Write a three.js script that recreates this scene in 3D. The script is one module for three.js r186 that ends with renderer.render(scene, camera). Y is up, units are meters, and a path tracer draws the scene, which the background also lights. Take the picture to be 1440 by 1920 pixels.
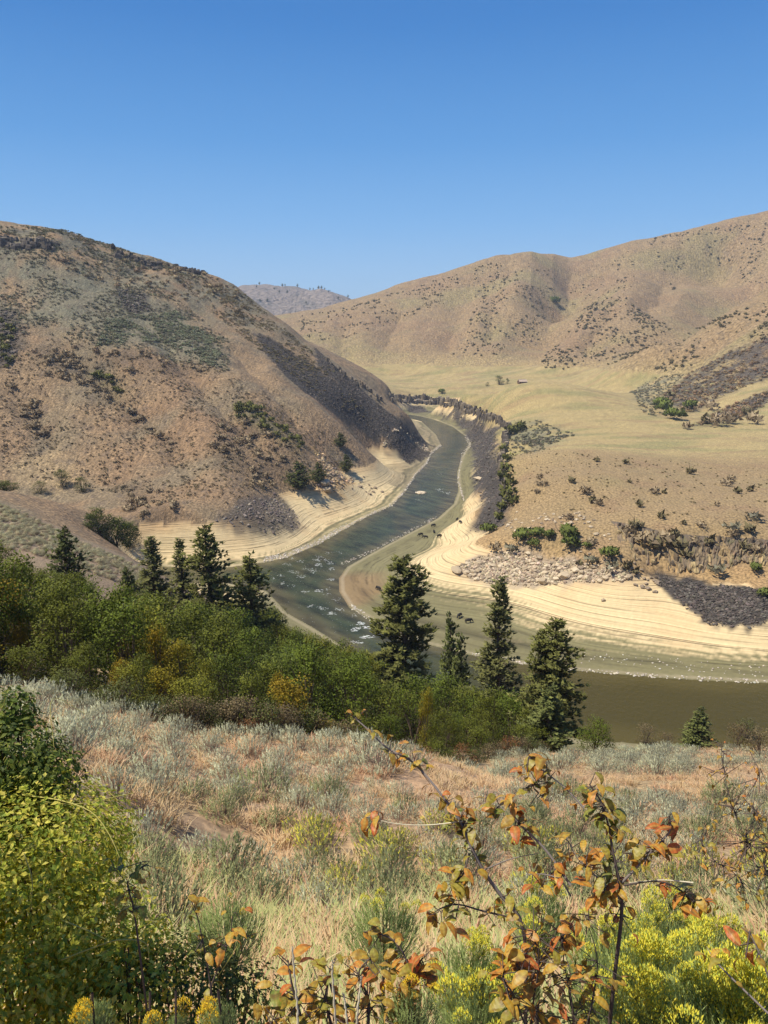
import * as THREE from 'three';
import { mergeGeometries } from 'three/addons/utils/BufferGeometryUtils.js';

// ───────────── camera, sky, sun, exposure ─────────────
const F = 1450, HORIZON = 640, EYE = 79.4;              // the photograph is 1440 x 1920: focal length and horizon row in its pixels; eye height above the water
const PITCH = Math.atan((960 - HORIZON) / F);
const scene = new THREE.Scene();
const camera = new THREE.PerspectiveCamera(2 * Math.atan(960 / F) * 180 / Math.PI, 0.75, 0.1, 12000);
camera.position.set(0, EYE, 0);
camera.rotation.x = -PITCH;
camera.updateMatrixWorld(true);

const SUN = new THREE.Vector3(-0.47, 0.87, 0.06).normalize();
{
  // clear late-summer sky: deep blue overhead, paler towards the horizon
  const W = 512, H = 256, data = new Float32Array(W * H * 4);
  const stops = [[0, .47, .68, .88], [4, .36, .60, .89], [8, .225, .48, .85], [13, .125, .355, .75], [20, .06, .235, .61], [32, .045, .165, .47], [60, .03, .12, .37], [90, .025, .10, .33]];
  for (let j = 0; j < H; j++) {
    const up = ((j + .5) / H - .5) * 180, e = Math.max(0, up);
    let k = 0; while (k < stops.length - 2 && stops[k + 1][0] < e) k++;
    const a = stops[k], b = stops[k + 1], t = Math.min(1, (e - a[0]) / (b[0] - a[0]));
    for (let i = 0; i < W; i++) {
      const az = ((i + .5) / W - .5) * 2 * Math.PI, c = Math.cos(up * Math.PI / 180);
      const cs = Math.cos(az) * c * SUN.x + Math.sin(up * Math.PI / 180) * SUN.y + Math.sin(az) * c * SUN.z;
      const glow = 1 + .25 * Math.pow(Math.max(0, cs), 6);
      const o = (j * W + i) * 4;
      for (let m = 0; m < 3; m++) data[o + m] = (a[m + 1] + (b[m + 1] - a[m + 1]) * t) * glow * .83;
      data[o + 3] = 1;
    }
  }
  const sky = new THREE.DataTexture(data, W, H, THREE.RGBAFormat, THREE.FloatType);
  sky.mapping = THREE.EquirectangularReflectionMapping; sky.magFilter = THREE.LinearFilter; sky.needsUpdate = true;
  scene.background = sky; scene.environment = sky;
}
const sun = new THREE.DirectionalLight(new THREE.Color(1, .92, .76), 5);
sun.position.copy(SUN).multiplyScalar(3000); sun.target.position.set(0, 0, 0);
sun.castShadow = true;
Object.assign(sun.shadow.camera, { left: -1800, right: 1800, top: 1800, bottom: -1800, near: 10, far: 8000 });
sun.shadow.mapSize.set(4096, 4096);
scene.add(sun); scene.add(sun.target);
scene.fog = new THREE.FogExp2(new THREE.Color(.62, .72, .88), 0.00011);

const renderer = new THREE.WebGLRenderer({ antialias: true });
renderer.toneMapping = THREE.LinearToneMapping;
renderer.toneMappingExposure = 1.24;
renderer.shadowMap.enabled = true;

// ───────────── helpers ─────────────
function rng(seed) { let s = seed >>> 0; return () => { s = (s + 0x6d2b79f5) | 0; let t = Math.imul(s ^ (s >>> 15), 1 | s); t = (t + Math.imul(t ^ (t >>> 7), 61 | t)) ^ t; return ((t ^ (t >>> 14)) >>> 0) / 4294967296; }; }
const clamp = (x, a = 0, b = 1) => x < a ? a : x > b ? b : x;
const mix = (a, b, t) => a + (b - a) * t;
const smooth = (a, b, x) => { const t = clamp((x - a) / (b - a)); return t * t * (3 - 2 * t); };
const PERM = (() => { const r = rng(7), p = new Uint8Array(512), q = [...Array(256).keys()]; for (let i = 255; i > 0; i--) { const j = Math.floor(r() * (i + 1)); [q[i], q[j]] = [q[j], q[i]]; } for (let i = 0; i < 512; i++) p[i] = q[i & 255]; return p; })();
const GX = new Float32Array(256), GY = new Float32Array(256); for (let i = 0; i < 256; i++) { GX[i] = Math.cos(i * 2.39996); GY[i] = Math.sin(i * 2.39996); }
function noise(x, y) {                                     // gradient noise, about -0.7 .. 0.7
  const xi = Math.floor(x), yi = Math.floor(y), fx = x - xi, fy = y - yi, X = xi & 255, Y = yi & 255;
  const u = fx * fx * fx * (fx * (fx * 6 - 15) + 10), v = fy * fy * fy * (fy * (fy * 6 - 15) + 10);
  const a = PERM[PERM[X] + Y], b = PERM[PERM[X + 1] + Y], c = PERM[PERM[X] + Y + 1], d = PERM[PERM[X + 1] + Y + 1];
  const n0 = GX[a] * fx + GY[a] * fy, n1 = GX[b] * (fx - 1) + GY[b] * fy, n2 = GX[c] * fx + GY[c] * (fy - 1), n3 = GX[d] * (fx - 1) + GY[d] * (fy - 1);
  return n0 + (n1 - n0) * u + (n2 + (n3 - n2) * u - n0 - (n1 - n0) * u) * v;
}
function fbm(x, y, o = 4) { let s = 0, a = 1, f = 1; for (let i = 0; i < o; i++) { s += a * noise(x * f + i * 17.3, y * f - i * 9.1); a *= .5; f *= 2.03; } return s; }
function ray(px, py) {                                     // direction through a pixel of the photograph, one metre forward
  const v = (960 - py) / F, f = Math.cos(PITCH) + v * Math.sin(PITCH);
  return [(px - 720) / F / f, (v * Math.cos(PITCH) - Math.sin(PITCH)) / f];
}
const at = (px, py, d) => { const [a, b] = ray(px, py); return [a * d, EYE + b * d, -d]; };
const atLevel = (px, py, h) => at(px, py, (h - EYE) / ray(px, py)[1]);
function project(x, y, z) { const c = Math.cos(PITCH), s = Math.sin(PITCH), dy = y - EYE, f = -z * c - dy * s; return [720 + F * x / f, 960 - F * (dy * c - z * s) / f, f]; }

const used = new Map();
function numbered(name) { const n = used.get(name) ?? 0; used.set(name, n + 1); return n ? `${name}_${String(n).padStart(3, '0')}` : name; }
function tag(o, label, category, group, kind) { o.userData = { label, category }; if (group) o.userData.group = group; if (kind) o.userData.kind = kind; return o; }
function mesh(name, geometry, material, parent = scene) { const m = new THREE.Mesh(geometry, material); m.name = parent === scene ? numbered(name) : name; m.castShadow = m.receiveShadow = true; parent.add(m); return m; }
function base(name, p = [0, 0, 0], turn = 0) { const g = new THREE.Group(); g.name = numbered(name); g.position.set(...p); g.rotation.y = turn; scene.add(g); return g; }
function copy(o, name, p, turn, scale, label, group) {
  const c = o.clone(); c.name = numbered(name); c.position.set(...p); c.rotation.set(0, turn, 0);
  Array.isArray(scale) ? c.scale.set(...scale) : c.scale.setScalar(scale);
  c.userData = { ...o.userData }; if (label) c.userData.label = label; if (group) c.userData.group = group;
  scene.add(c); return c;
}
// collects triangles and quads with a colour each
class Soup {
  constructor() { this.p = []; this.c = []; this.n = []; }
  tri(a, b, c, col, n) {                                     // a wanted normal n turns the face to its side and bends the shading towards it
    const u = [b[0] - a[0], b[1] - a[1], b[2] - a[2]], v = [c[0] - a[0], c[1] - a[1], c[2] - a[2]]; let g = norm3(cross3(u, v)), cols = Array.isArray(col[0]) ? [col[0], col[1], col[2]] : [col, col, col];
    if (n) { if (g[0] * n[0] + g[1] * n[1] + g[2] * n[2] < 0) { [b, c] = [c, b]; cols = [cols[0], cols[2], cols[1]]; g = g.map((x) => -x); } g = norm3(add3(g, n, 1)); }
    this.p.push(...a, ...b, ...c); this.c.push(...cols[0], ...cols[1], ...cols[2]); this.n.push(...g, ...g, ...g);
  }
  quad(a, b, c, d, col, n) { this.tri(a, b, c, col, n); this.tri(a, c, d, Array.isArray(col[0]) ? [col[0], col[2], col[3] ?? col[2]] : col, n); }
  geometry() {
    const g = new THREE.BufferGeometry();
    g.setAttribute('position', new THREE.Float32BufferAttribute(this.p, 3)); g.setAttribute('normal', new THREE.Float32BufferAttribute(this.n, 3)); g.setAttribute('color', new THREE.Float32BufferAttribute(this.c, 3));
    g.setAttribute('uv', new THREE.Float32BufferAttribute(new Float32Array(this.p.length / 3 * 2), 2));
    return g;
  }
}
const add3 = (a, b, s = 1) => [a[0] + b[0] * s, a[1] + b[1] * s, a[2] + b[2] * s];
const cross3 = (a, b) => [a[1] * b[2] - a[2] * b[1], a[2] * b[0] - a[0] * b[2], a[0] * b[1] - a[1] * b[0]];
const norm3 = (a) => { const l = Math.hypot(...a) || 1; return [a[0] / l, a[1] / l, a[2] / l]; };
function tube(points, radii, sides = 6, color) {           // a tapering tube through points
  const pos = [], nor = [], idx = [], col = [];
  points.forEach((p, i) => {
    const t = norm3(add3(points[Math.min(i + 1, points.length - 1)], points[Math.max(i - 1, 0)], -1));
    const a = norm3(cross3(t, Math.abs(t[1]) < .9 ? [0, 1, 0] : [1, 0, 0])), b = cross3(t, a);
    for (let s = 0; s < sides; s++) {
      const w = s / sides * 2 * Math.PI, n = [0, 1, 2].map((k) => a[k] * Math.cos(w) + b[k] * Math.sin(w));
      pos.push(...add3(p, n, radii[i])); nor.push(...n); if (color) col.push(...color);
      if (i) { const u = i * sides + s, v = i * sides + (s + 1) % sides; idx.push(u - sides, v - sides, u, v - sides, v, u); }
    }
  });
  const g = new THREE.BufferGeometry();
  g.setAttribute('position', new THREE.Float32BufferAttribute(pos, 3)); g.setAttribute('normal', new THREE.Float32BufferAttribute(nor, 3));
  g.setAttribute('uv', new THREE.Float32BufferAttribute(new Float32Array(pos.length / 3 * 2), 2));
  if (color) g.setAttribute('color', new THREE.Float32BufferAttribute(col, 3));
  g.setIndex(idx); return g;
}
const mat = (color, rough = .95, more = {}) => new THREE.MeshStandardMaterial({ color: new THREE.Color().setRGB(...color), roughness: rough, ...more });
const leafMat = (through = .35, rough = .8, more = {}) => new THREE.MeshPhysicalMaterial({ color: 0xffffff, vertexColors: true, roughness: rough, transmission: through, thickness: 0, side: THREE.DoubleSide, specularIntensity: .15, ...more });

// ───────────── the lie of the land ─────────────
// surveyed points [column, row, metres ahead] or [column, row, 'h', height above the water]; between them a thin-plate surface over bearing and log-distance
const SURVEY = [];
const put = (...rows) => { for (const [px, py, d, h] of rows) SURVEY.push(d === 'h' ? atLevel(px, py, h) : at(px, py, d)); };
const putXYZ = (...rows) => { for (const r of rows) SURVEY.push(r); };
// left mountain, column by column from its foot to its skyline and over
put([-400, 930, 300], [-400, 650, 420], [-400, 380, 540], [-400, 375, 700]);
put([0, 925, 320], [0, 800, 364], [0, 600, 448], [0, 480, 512], [0, 408, 560], [0, 420, 700], [0, 440, 1000]);
put([130, 930, 322], [130, 780, 380], [130, 600, 455], [130, 480, 535], [130, 426, 580]);
put([250, 955, 300], [250, 800, 372], [250, 650, 440], [250, 520, 540], [250, 467, 600], [250, 478, 700], [250, 520, 1000]);
put([420, 900, 322], [420, 780, 385], [420, 650, 480], [420, 565, 570], [410, 510, 635], [420, 545, 720], [420, 600, 900]);
put([560, 840, 372], [560, 760, 430], [560, 680, 520], [538, 607, 620], [450, 535, 640], [482, 562, 632], [500, 590, 700], [570, 665, 680], [560, 640, 900]);
put([640, 800, 440], [640, 745, 500], [625, 680, 600], [665, 735, 660], [720, 800, 505], [715, 742, 596], [755, 778, 660], [770, 812, 545], [776, 789, 585]);
// high-water line and waterline of the left bank
put([310, 992, 'h', 12], [400, 980, 'h', 12], [470, 975, 'h', 12], [540, 925, 'h', 12], [640, 885, 'h', 12], [700, 842, 'h', 12], [760, 812, 'h', 10]);
const LEFT_SHORE = [[300, 1062], [400, 1068], [495, 1055], [540, 1045], [600, 1020], [650, 990], [690, 968], [735, 948], [755, 925], [780, 890], [800, 870], [806, 852], [828, 835], [818, 815], [803, 801], [790, 790], [760, 782]];
const NEAR_SHORE = [[300, 1095], [420, 1092], [500, 1108], [540, 1150], [590, 1178], [650, 1215], [700, 1262], [800, 1310], [900, 1345], [1000, 1372], [1090, 1386], [1200, 1394], [1300, 1400], [1440, 1404], [1700, 1410]];
const RIGHT_SHORE = [[1700, 1292], [1440, 1281], [1340, 1277], [1250, 1272], [1080, 1258], [980, 1246], [880, 1228], [790, 1206], [720, 1184], [690, 1160], [655, 1140], [636, 1110], [635, 1085], [650, 1063], [700, 1035], [760, 1003], [820, 972], [850, 945], [859, 920], [857, 885], [866, 855], [880, 832], [872, 818], [848, 800], [815, 787], [790, 781], [765, 777]];
const WATER = [...LEFT_SHORE.slice().reverse(), ...NEAR_SHORE, ...RIGHT_SHORE].map(([px, py]) => { const p = atLevel(px, py, 0); return [p[0], p[2]]; });
for (const s of [LEFT_SHORE, NEAR_SHORE, RIGHT_SHORE]) s.forEach(([px, py], i) => { if (i % 2 === 0 || py < 860) put([px, py, 'h', 0]); });
// far bank, its cliff, and the bench above
put([745, 768, 'h', 9], [800, 771, 'h', 8], [740, 752, 832], [800, 754, 815], [740, 738, 850], [800, 741, 822], [850, 745, 770], [850, 762, 752], [900, 764, 668], [897, 785, 640], [930, 776, 612], [955, 790, 548], [947, 828, 440], [938, 868, 362], [950, 930, 288], [925, 800, 580], [910, 850, 440]);
put([915, 985, 'h', 12], [890, 1025, 'h', 12], [905, 935, 'h', 10], [960, 1040, 'h', 12], [1010, 1050, 'h', 12], [1080, 1062, 'h', 12.5], [1150, 1082, 'h', 12], [1230, 1075, 'h', 12.5], [1330, 1095, 'h', 12], [1440, 1100, 'h', 13], [1700, 1110, 'h', 13]);
put([1180, 1040, 222], [1180, 1000, 233], [1250, 1062, 220], [1250, 1003, 229], [1350, 1075, 216], [1350, 1010, 226], [1440, 1078, 212], [1440, 1015, 224], [1700, 1030, 222]);
put([1010, 1000, 243], [1060, 868, 330], [1060, 960, 258], [1250, 940, 258], [1250, 882, 315], [1440, 960, 245], [1440, 905, 300], [1700, 960, 240]);
put([980, 830, 440], [1060, 840, 400], [1250, 850, 385], [1440, 862, 350], [1700, 860, 340], [1000, 780, 560], [1250, 800, 490], [1400, 790, 510], [1100, 722, 880], [960, 722, 960], [1060, 700, 1010], [750, 722, 1020], [850, 722, 990]);
// hills across the bench
put([690, 702, 1130], [850, 690, 1130], [1000, 686, 1090], [1150, 672, 1010], [1210, 700, 830], [1200, 745, 650]);
put([545, 592, 1480], [660, 565, 1600], [800, 520, 1650], [880, 495, 1650], [990, 473, 1600], [1060, 480, 1680], [1120, 465, 1650], [1210, 440, 1600], [1310, 415, 1600], [1440, 390, 1600], [1700, 345, 1600]);
put([620, 645, 1260], [720, 630, 1290], [800, 580, 1420], [880, 560, 1460], [880, 640, 1240], [985, 530, 1430], [975, 585, 1310], [950, 645, 1190], [1066, 530, 1560], [1042, 590, 1400], [1012, 640, 1240], [1190, 500, 1410], [1145, 560, 1270], [1100, 620, 1140], [1040, 680, 1040], [1340, 490, 1540], [1390, 548, 1330], [1290, 600, 1190], [1200, 655, 1060], [1440, 450, 1480], [1700, 440, 1450]);
put([1440, 543, 960], [1300, 610, 900], [1220, 660, 850], [1440, 575, 1100], [1440, 640, 730], [1330, 700, 720], [1440, 740, 590], [1340, 765, 590], [1700, 490, 900], [1700, 620, 680], [1700, 740, 560]);
put([545, 640, 2000], [990, 560, 2000], [1440, 520, 2000], [1700, 500, 2000], [500, 660, 1250]);
// the near slope under the viewer
putXYZ([0, 77.7, -1.1], [-.9, 77.7, -.8], [.9, 77.7, -.8], [.01, 77.8, 1.2], [-3, 78, 1], [3, 77.8, 1], [.01, 78, 6], [-20, 79, 8], [20, 78, 8], [.1, 79, 30], [-60, 84, 40], [60, 80, 40], [.1, 90, 150], [-250, 110, 100], [250, 95, 100], [.1, 120, 600], [-700, 160, 300], [700, 140, 300], [.1, 130, 3000], [-2500, 150, 1500], [2500, 150, 1500]);
putXYZ([0, 76.2, -2.2], [-1.5, 76.4, -2], [1.6, 76.2, -2.1], [0, 74.7, -4], [-3, 75, -4.2], [3, 74.6, -4], [0, 72, -8], [-6, 72.6, -8], [6, 71.8, -8]);
put([720, 1690, 12.5], [720, 1550, 18.5], [720, 1480, 24], [720, 1402, 33], [400, 1600, 15.5], [400, 1480, 22], [400, 1385, 30], [200, 1470, 16], [200, 1380, 25], [200, 1335, 32], [0, 1355, 20], [0, 1305, 32], [-250, 1290, 30], [-250, 1380, 16]);
put([1035, 1590, 19], [1035, 1490, 32], [1035, 1435, 48], [1035, 1410, 62], [1300, 1600, 19], [1300, 1500, 32], [1300, 1428, 54], [1300, 1408, 66], [1700, 1600, 19], [1700, 1420, 64]);
putXYZ(...[[200, 45, 57.8], [200, 70, 48.5], [200, 105, 41], [0, 60, 53.5], [0, 105, 45], [0, 150, 41.5], [450, 60, 48], [450, 100, 33], [450, 150, 15], [720, 45, 52], [720, 65, 43], [720, 95, 27], [720, 130, 12], [1035, 85, 30], [1035, 115, 12], [1300, 85, 28], [1300, 112, 11], [-400, 120, 45]].map(([px, d, h]) => [(px - 720) / F * d * 1.06, h, -d]));
// the low sage-covered shoulder on the left, before the mountain
put([-300, 915, 200], [0, 945, 188], [60, 975, 182], [130, 1008, 176], [200, 1040, 168], [255, 1068, 162], [330, 1110, 155], [130, 960, 255], [0, 935, 265], [230, 1000, 250]);

const LAND = (() => {
  for (const [x, y, z] of SURVEY.slice()) if (z > 0) SURVEY.push([x, y, z, x > 0 ? -1 : 1]);   // bearings go full circle
  const n = SURVEY.length, U = new Float64Array(n), V = new Float64Array(n);
  SURVEY.forEach(([x, , z, turn = 0], i) => { U[i] = Math.atan2(x, -z) + turn * 2 * Math.PI; V[i] = Math.log(Math.hypot(x, z)); });
  const phi = (q) => q > 1e-12 ? .5 * q * Math.log(q) : 0, N = n + 3, A = Array.from({ length: N }, () => new Float64Array(N + 1));
  for (let i = 0; i < n; i++) {
    for (let j = 0; j < n; j++) A[i][j] = phi((U[i] - U[j]) ** 2 + (V[i] - V[j]) ** 2);
    A[i][i] += 2e-5;
    [1, U[i], V[i]].forEach((x, k) => { A[i][n + k] = x; A[n + k][i] = x; });
    A[i][N] = SURVEY[i][1];
  }
  for (let c = 0; c < N; c++) {
    let p = c; for (let r = c + 1; r < N; r++) if (Math.abs(A[r][c]) > Math.abs(A[p][c])) p = r;
    [A[c], A[p]] = [A[p], A[c]];
    for (let r = c + 1; r < N; r++) { const f = A[r][c] / A[c][c]; if (f) for (let k = c; k <= N; k++) A[r][k] -= f * A[c][k]; }
  }
  const w = new Float64Array(N);
  for (let r = N - 1; r >= 0; r--) { let s = A[r][N]; for (let k = r + 1; k < N; k++) s -= A[r][k] * w[k]; w[r] = s / A[r][r]; }
  const exact = (u, v) => { let s = w[n] + w[n + 1] * u + w[n + 2] * v; for (let i = 0; i < n; i++) { const a = u - U[i], b = v - V[i], q = a * a + b * b; if (q > 1e-12) s += w[i] * .5 * q * Math.log(q); } return s; };
  // tabulated once, then read by bicubic interpolation
  const NU = 700, NV = 460, V0 = Math.log(.8), V1 = Math.log(9000), T = new Float32Array(NU * NV);
  for (let j = 0; j < NV; j++) for (let i = 0; i < NU; i++) T[j * NU + i] = exact((i / NU * 2 - 1) * Math.PI, V0 + (V1 - V0) * j / (NV - 1));
  const cub = (a, b, c, d, t) => b + .5 * t * (c - a + t * (2 * a - 5 * b + 4 * c - d + t * (3 * (b - c) + d - a)));
  return (x, z) => {
    const u = (Math.atan2(x, -z) / Math.PI + 1) / 2 * NU, v = clamp((Math.log(Math.max(.8, Math.hypot(x, z))) - V0) / (V1 - V0) * (NV - 1), 1, NV - 3);
    const i = Math.floor(u), j = Math.floor(v), fu = u - i, fv = v - j, R = [];
    for (let k = -1; k < 3; k++) { const o = (j + k) * NU, g = (m) => T[o + ((i + m) % NU + NU) % NU]; R.push(cub(g(-1), g(0), g(1), g(2), fu)); }
    return cub(R[0], R[1], R[2], R[3], fv);
  };
})();
// signed distance to a polygon, positive outside
function polygon(pts) {
  const xs = pts.map((p) => p[0]), zs = pts.map((p) => p[1]), box = [Math.min(...xs), Math.max(...xs), Math.min(...zs), Math.max(...zs)];
  const f = (x, z, far = 1e9) => {
    const out = Math.max(box[0] - x, x - box[1], box[2] - z, z - box[3]);
    if (out > far) return out;
    let d = 1e18, inside = false;
    for (let i = 0, j = pts.length - 1; i < pts.length; j = i++) {
      const ax = pts[j][0], az = pts[j][1], bx = pts[i][0], bz = pts[i][1], ex = bx - ax, ez = bz - az, t = clamp(((x - ax) * ex + (z - az) * ez) / (ex * ex + ez * ez));
      const q = (x - ax - ex * t) ** 2 + (z - az - ez * t) ** 2; if (q < d) d = q;
      if ((az > z) !== (bz > z) && x < (bx - ax) * (z - az) / (bz - az) + ax) inside = !inside;
    }
    return inside ? -Math.sqrt(d) : Math.sqrt(d);
  };
  f.box = box; return f;
}
function densify(pts, step) { const o = []; pts.forEach((p, i) => { const q = pts[(i + 1) % pts.length], n = Math.max(1, Math.round(Math.hypot(q[0] - p[0], q[1] - p[1]) / step)); for (let k = 0; k < n; k++) o.push([mix(p[0], q[0], k / n), mix(p[1], q[1], k / n)]); }); return o; }
const wet = polygon(WATER.map((p, i) => p));
function farRidge(x, z) {                                  // the hazy ridge beyond the canyon
  const r = Math.hypot(x, z); if (r < 2300) return -50;
  const b = Math.atan2(x, -z), top = 326 + 70 * (b + .177) - 1300 * Math.max(0, b + .07) + 9 * fbm(x / 260, 3, 3);
  const across = (r - 3300) / 800;
  return (top - 20) * Math.exp(-across * across) - 20 + 42 * fbm(x / 330, z / 330, 4) * Math.exp(-across * across);
}
// gullies that cut the hillsides, traced in the photograph: [depth, half width, [column, row] ...]
const GULLIES = [[19, 75, [1068, 486], [1058, 540], [1030, 600], [1008, 650], [1000, 682]], [20, 80, [1330, 432], [1362, 490], [1405, 540], [1340, 575], [1260, 630], [1205, 665]], [12, 45, [870, 560], [850, 620], [830, 670]], [10, 40, [760, 570], [735, 620], [720, 665]], [12, 40, [1165, 545], [1120, 610], [1090, 680]], [9, 34, [930, 520], [925, 580], [915, 650]], [14, 46, [1250, 470], [1235, 540], [1200, 600]], [9, 36, [660, 590], [640, 630], [640, 670]], [8, 30, [1300, 640], [1255, 690]], [8, 30, [1390, 600], [1330, 660], [1290, 700]],
  [5, 16, [60, 560], [170, 690], [300, 800], [390, 920]], [4, 14, [10, 690], [80, 800], [110, 850]], [5, 15, [250, 560], [360, 700], [450, 800], [520, 880]], [4, 14, [150, 640], [240, 760], [300, 860]], [4, 14, [420, 640], [520, 740], [580, 830]]].map(([depth, half, ...pts]) => {
  const p = pts.map(([px, py]) => { const [a, b] = ray(px, py); for (let d = 280; d < 2200; d *= 1.004) if (EYE + b * d < LAND(a * d, -d)) return [a * d, -d]; return [a * 1900, -1900]; });
  const xs = p.map((q) => q[0]), zs = p.map((q) => q[1]);
  return { depth, half, p, box: [Math.min(...xs) - half, Math.max(...xs) + half, Math.min(...zs) - half, Math.max(...zs) + half] };
});
function carved(x, z) {
  let cut = 0;
  for (const g of GULLIES) {
    if (x < g.box[0] || x > g.box[1] || z < g.box[2] || z > g.box[3]) continue;
    let d = 1e9, t0 = 0; const wx = x + g.half * .35 * noise(x / g.half, z / g.half);
    for (let i = 0; i < g.p.length - 1; i++) { const [ax, az] = g.p[i], ex = g.p[i + 1][0] - ax, ez = g.p[i + 1][1] - az, t = clamp(((wx - ax) * ex + (z - az) * ez) / (ex * ex + ez * ez)), q = Math.hypot(wx - ax - ex * t, z - az - ez * t); if (q < d) { d = q; t0 = (i + t) / (g.p.length - 1); } }
    cut = Math.max(cut, g.depth * Math.pow(Math.max(0, 1 - d / g.half), 1.35) * smooth(0, .25, t0) * smooth(1.02, .75, t0));
  }
  return cut;
}
// ridges brought down to their surveyed skyline: [column, rows too high]
const TRIM_L = [[-300, 18], [0, 22], [60, 21], [130, 13], [190, 18], [250, 14], [300, 11], [340, 11], [380, 12], [420, 7], [440, 6], [480, 6], [510, 1], [540, 0], [610, 0], [640, 4], [660, 7], [690, 12], [720, 7], [750, 0]], TRIM_R = [[560, 1], [660, -5], [740, -3], [800, 3], [880, 3], [950, 7], [990, -4], [1030, -5], [1060, 7], [1090, 13], [1120, 18], [1170, 21], [1210, 26], [1260, 30], [1310, 23], [1380, 9], [1439, 1], [1700, 0]];
const along = (t, px) => { if (px <= t[0][0]) return t[0][1]; for (let k = 1; k < t.length; k++) if (px < t[k][0]) return mix(t[k - 1][1], t[k][1], (px - t[k - 1][0]) / (t[k][0] - t[k - 1][0])); return t[t.length - 1][1]; };
function ground0(x, z) {                                    // shape without the small roughness
  const r = Math.hypot(x, z);
  let h = mix(77.8, LAND(x, z), smooth(.6, 1.8, r));
  if (r > 1300) h = mix(h, Math.min(h, 60 + 12 * noise(x / 500, z / 500)), smooth(1750, 2300, r));
  if (r > 900) {                                            // rounded spurs and hollows of the grass hills
    const k = smooth(1020, 1250, r) * (1 - smooth(1800, 2100, r));
    h += k * (12 * fbm(x / 210 + 3, z / 260, 3));
  }
  const lf = smooth(14, 50, h) * smooth(290, 380, r) * (1 - smooth(700, 900, r)) * smooth(40, -80, x);
  if (lf > 0) h += lf * (5 * fbm((x + z * .3) / 55, (z - x * .3) / 140, 3));
  if (r > 280 && r < 2200) h -= carved(x, z);
  if (z < -400 && r > 430 && r < 2200) { const px = 720 + F * 1.02 * x / -z; h -= px < 760 && r < 1000 ? along(TRIM_L, px) * r / F * smooth(440, 560, r) * (px > 560 ? 1 - smooth(640, 720, r) : 1) : r > 1150 ? along(TRIM_R, px) * r / F * smooth(1200, 1600, r) : 0; }
  if (r > 2300) h = Math.max(h, farRidge(x, z));
  const s = wet(x, z, 60);
  if (s < 60) {
    const bank = s > 0 ? Math.max(.02, .1 * s) : -Math.min(2.2, .02 + .16 * -s);
    h = s <= 0 ? bank : mix(bank, Math.max(h, .05 * s), smooth(0, 22, s));
  } else if (r > 60 && r < 1200) h = Math.max(h, 1.5);
  return h;
}
function ground(x, z) {
  let h = ground0(x, z);
  const r = Math.hypot(x, z), near = smooth(.5, 3, h);
  h += near * (r < 150 ? .22 * fbm(x / 2.3, z / 2.3, 3) * smooth(1, 8, r) : r < 1000 ? .55 * fbm(x / 9, z / 9, 4) * smooth(3, 13, h) : 1.3 * fbm(x / 30, z / 30, 4));
  return h;
}
function hit(px, py, from = 1.5, to = 4200) {               // where the ray through a pixel meets the land
  const [a, b] = ray(px, py); let p = from;
  for (let d = from; d < to; d *= 1.006) {
    if (EYE + b * d < ground0(a * d, -d)) { let lo = p, hi = d; for (let k = 0; k < 12; k++) { const m = (lo + hi) / 2; EYE + b * m < ground0(a * m, -m) ? hi = m : lo = m; } return [a * hi, ground(a * hi, -hi), -hi]; }
    p = d;
  }
  return null;
}
// a patch of ground outlined by pixels where they meet the land
const patch = (pts, from) => polygon(densify(pts, 30).map(([px, py]) => hit(px, py, from)).filter(Boolean).map((p) => [p[0], p[2]]));

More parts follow.
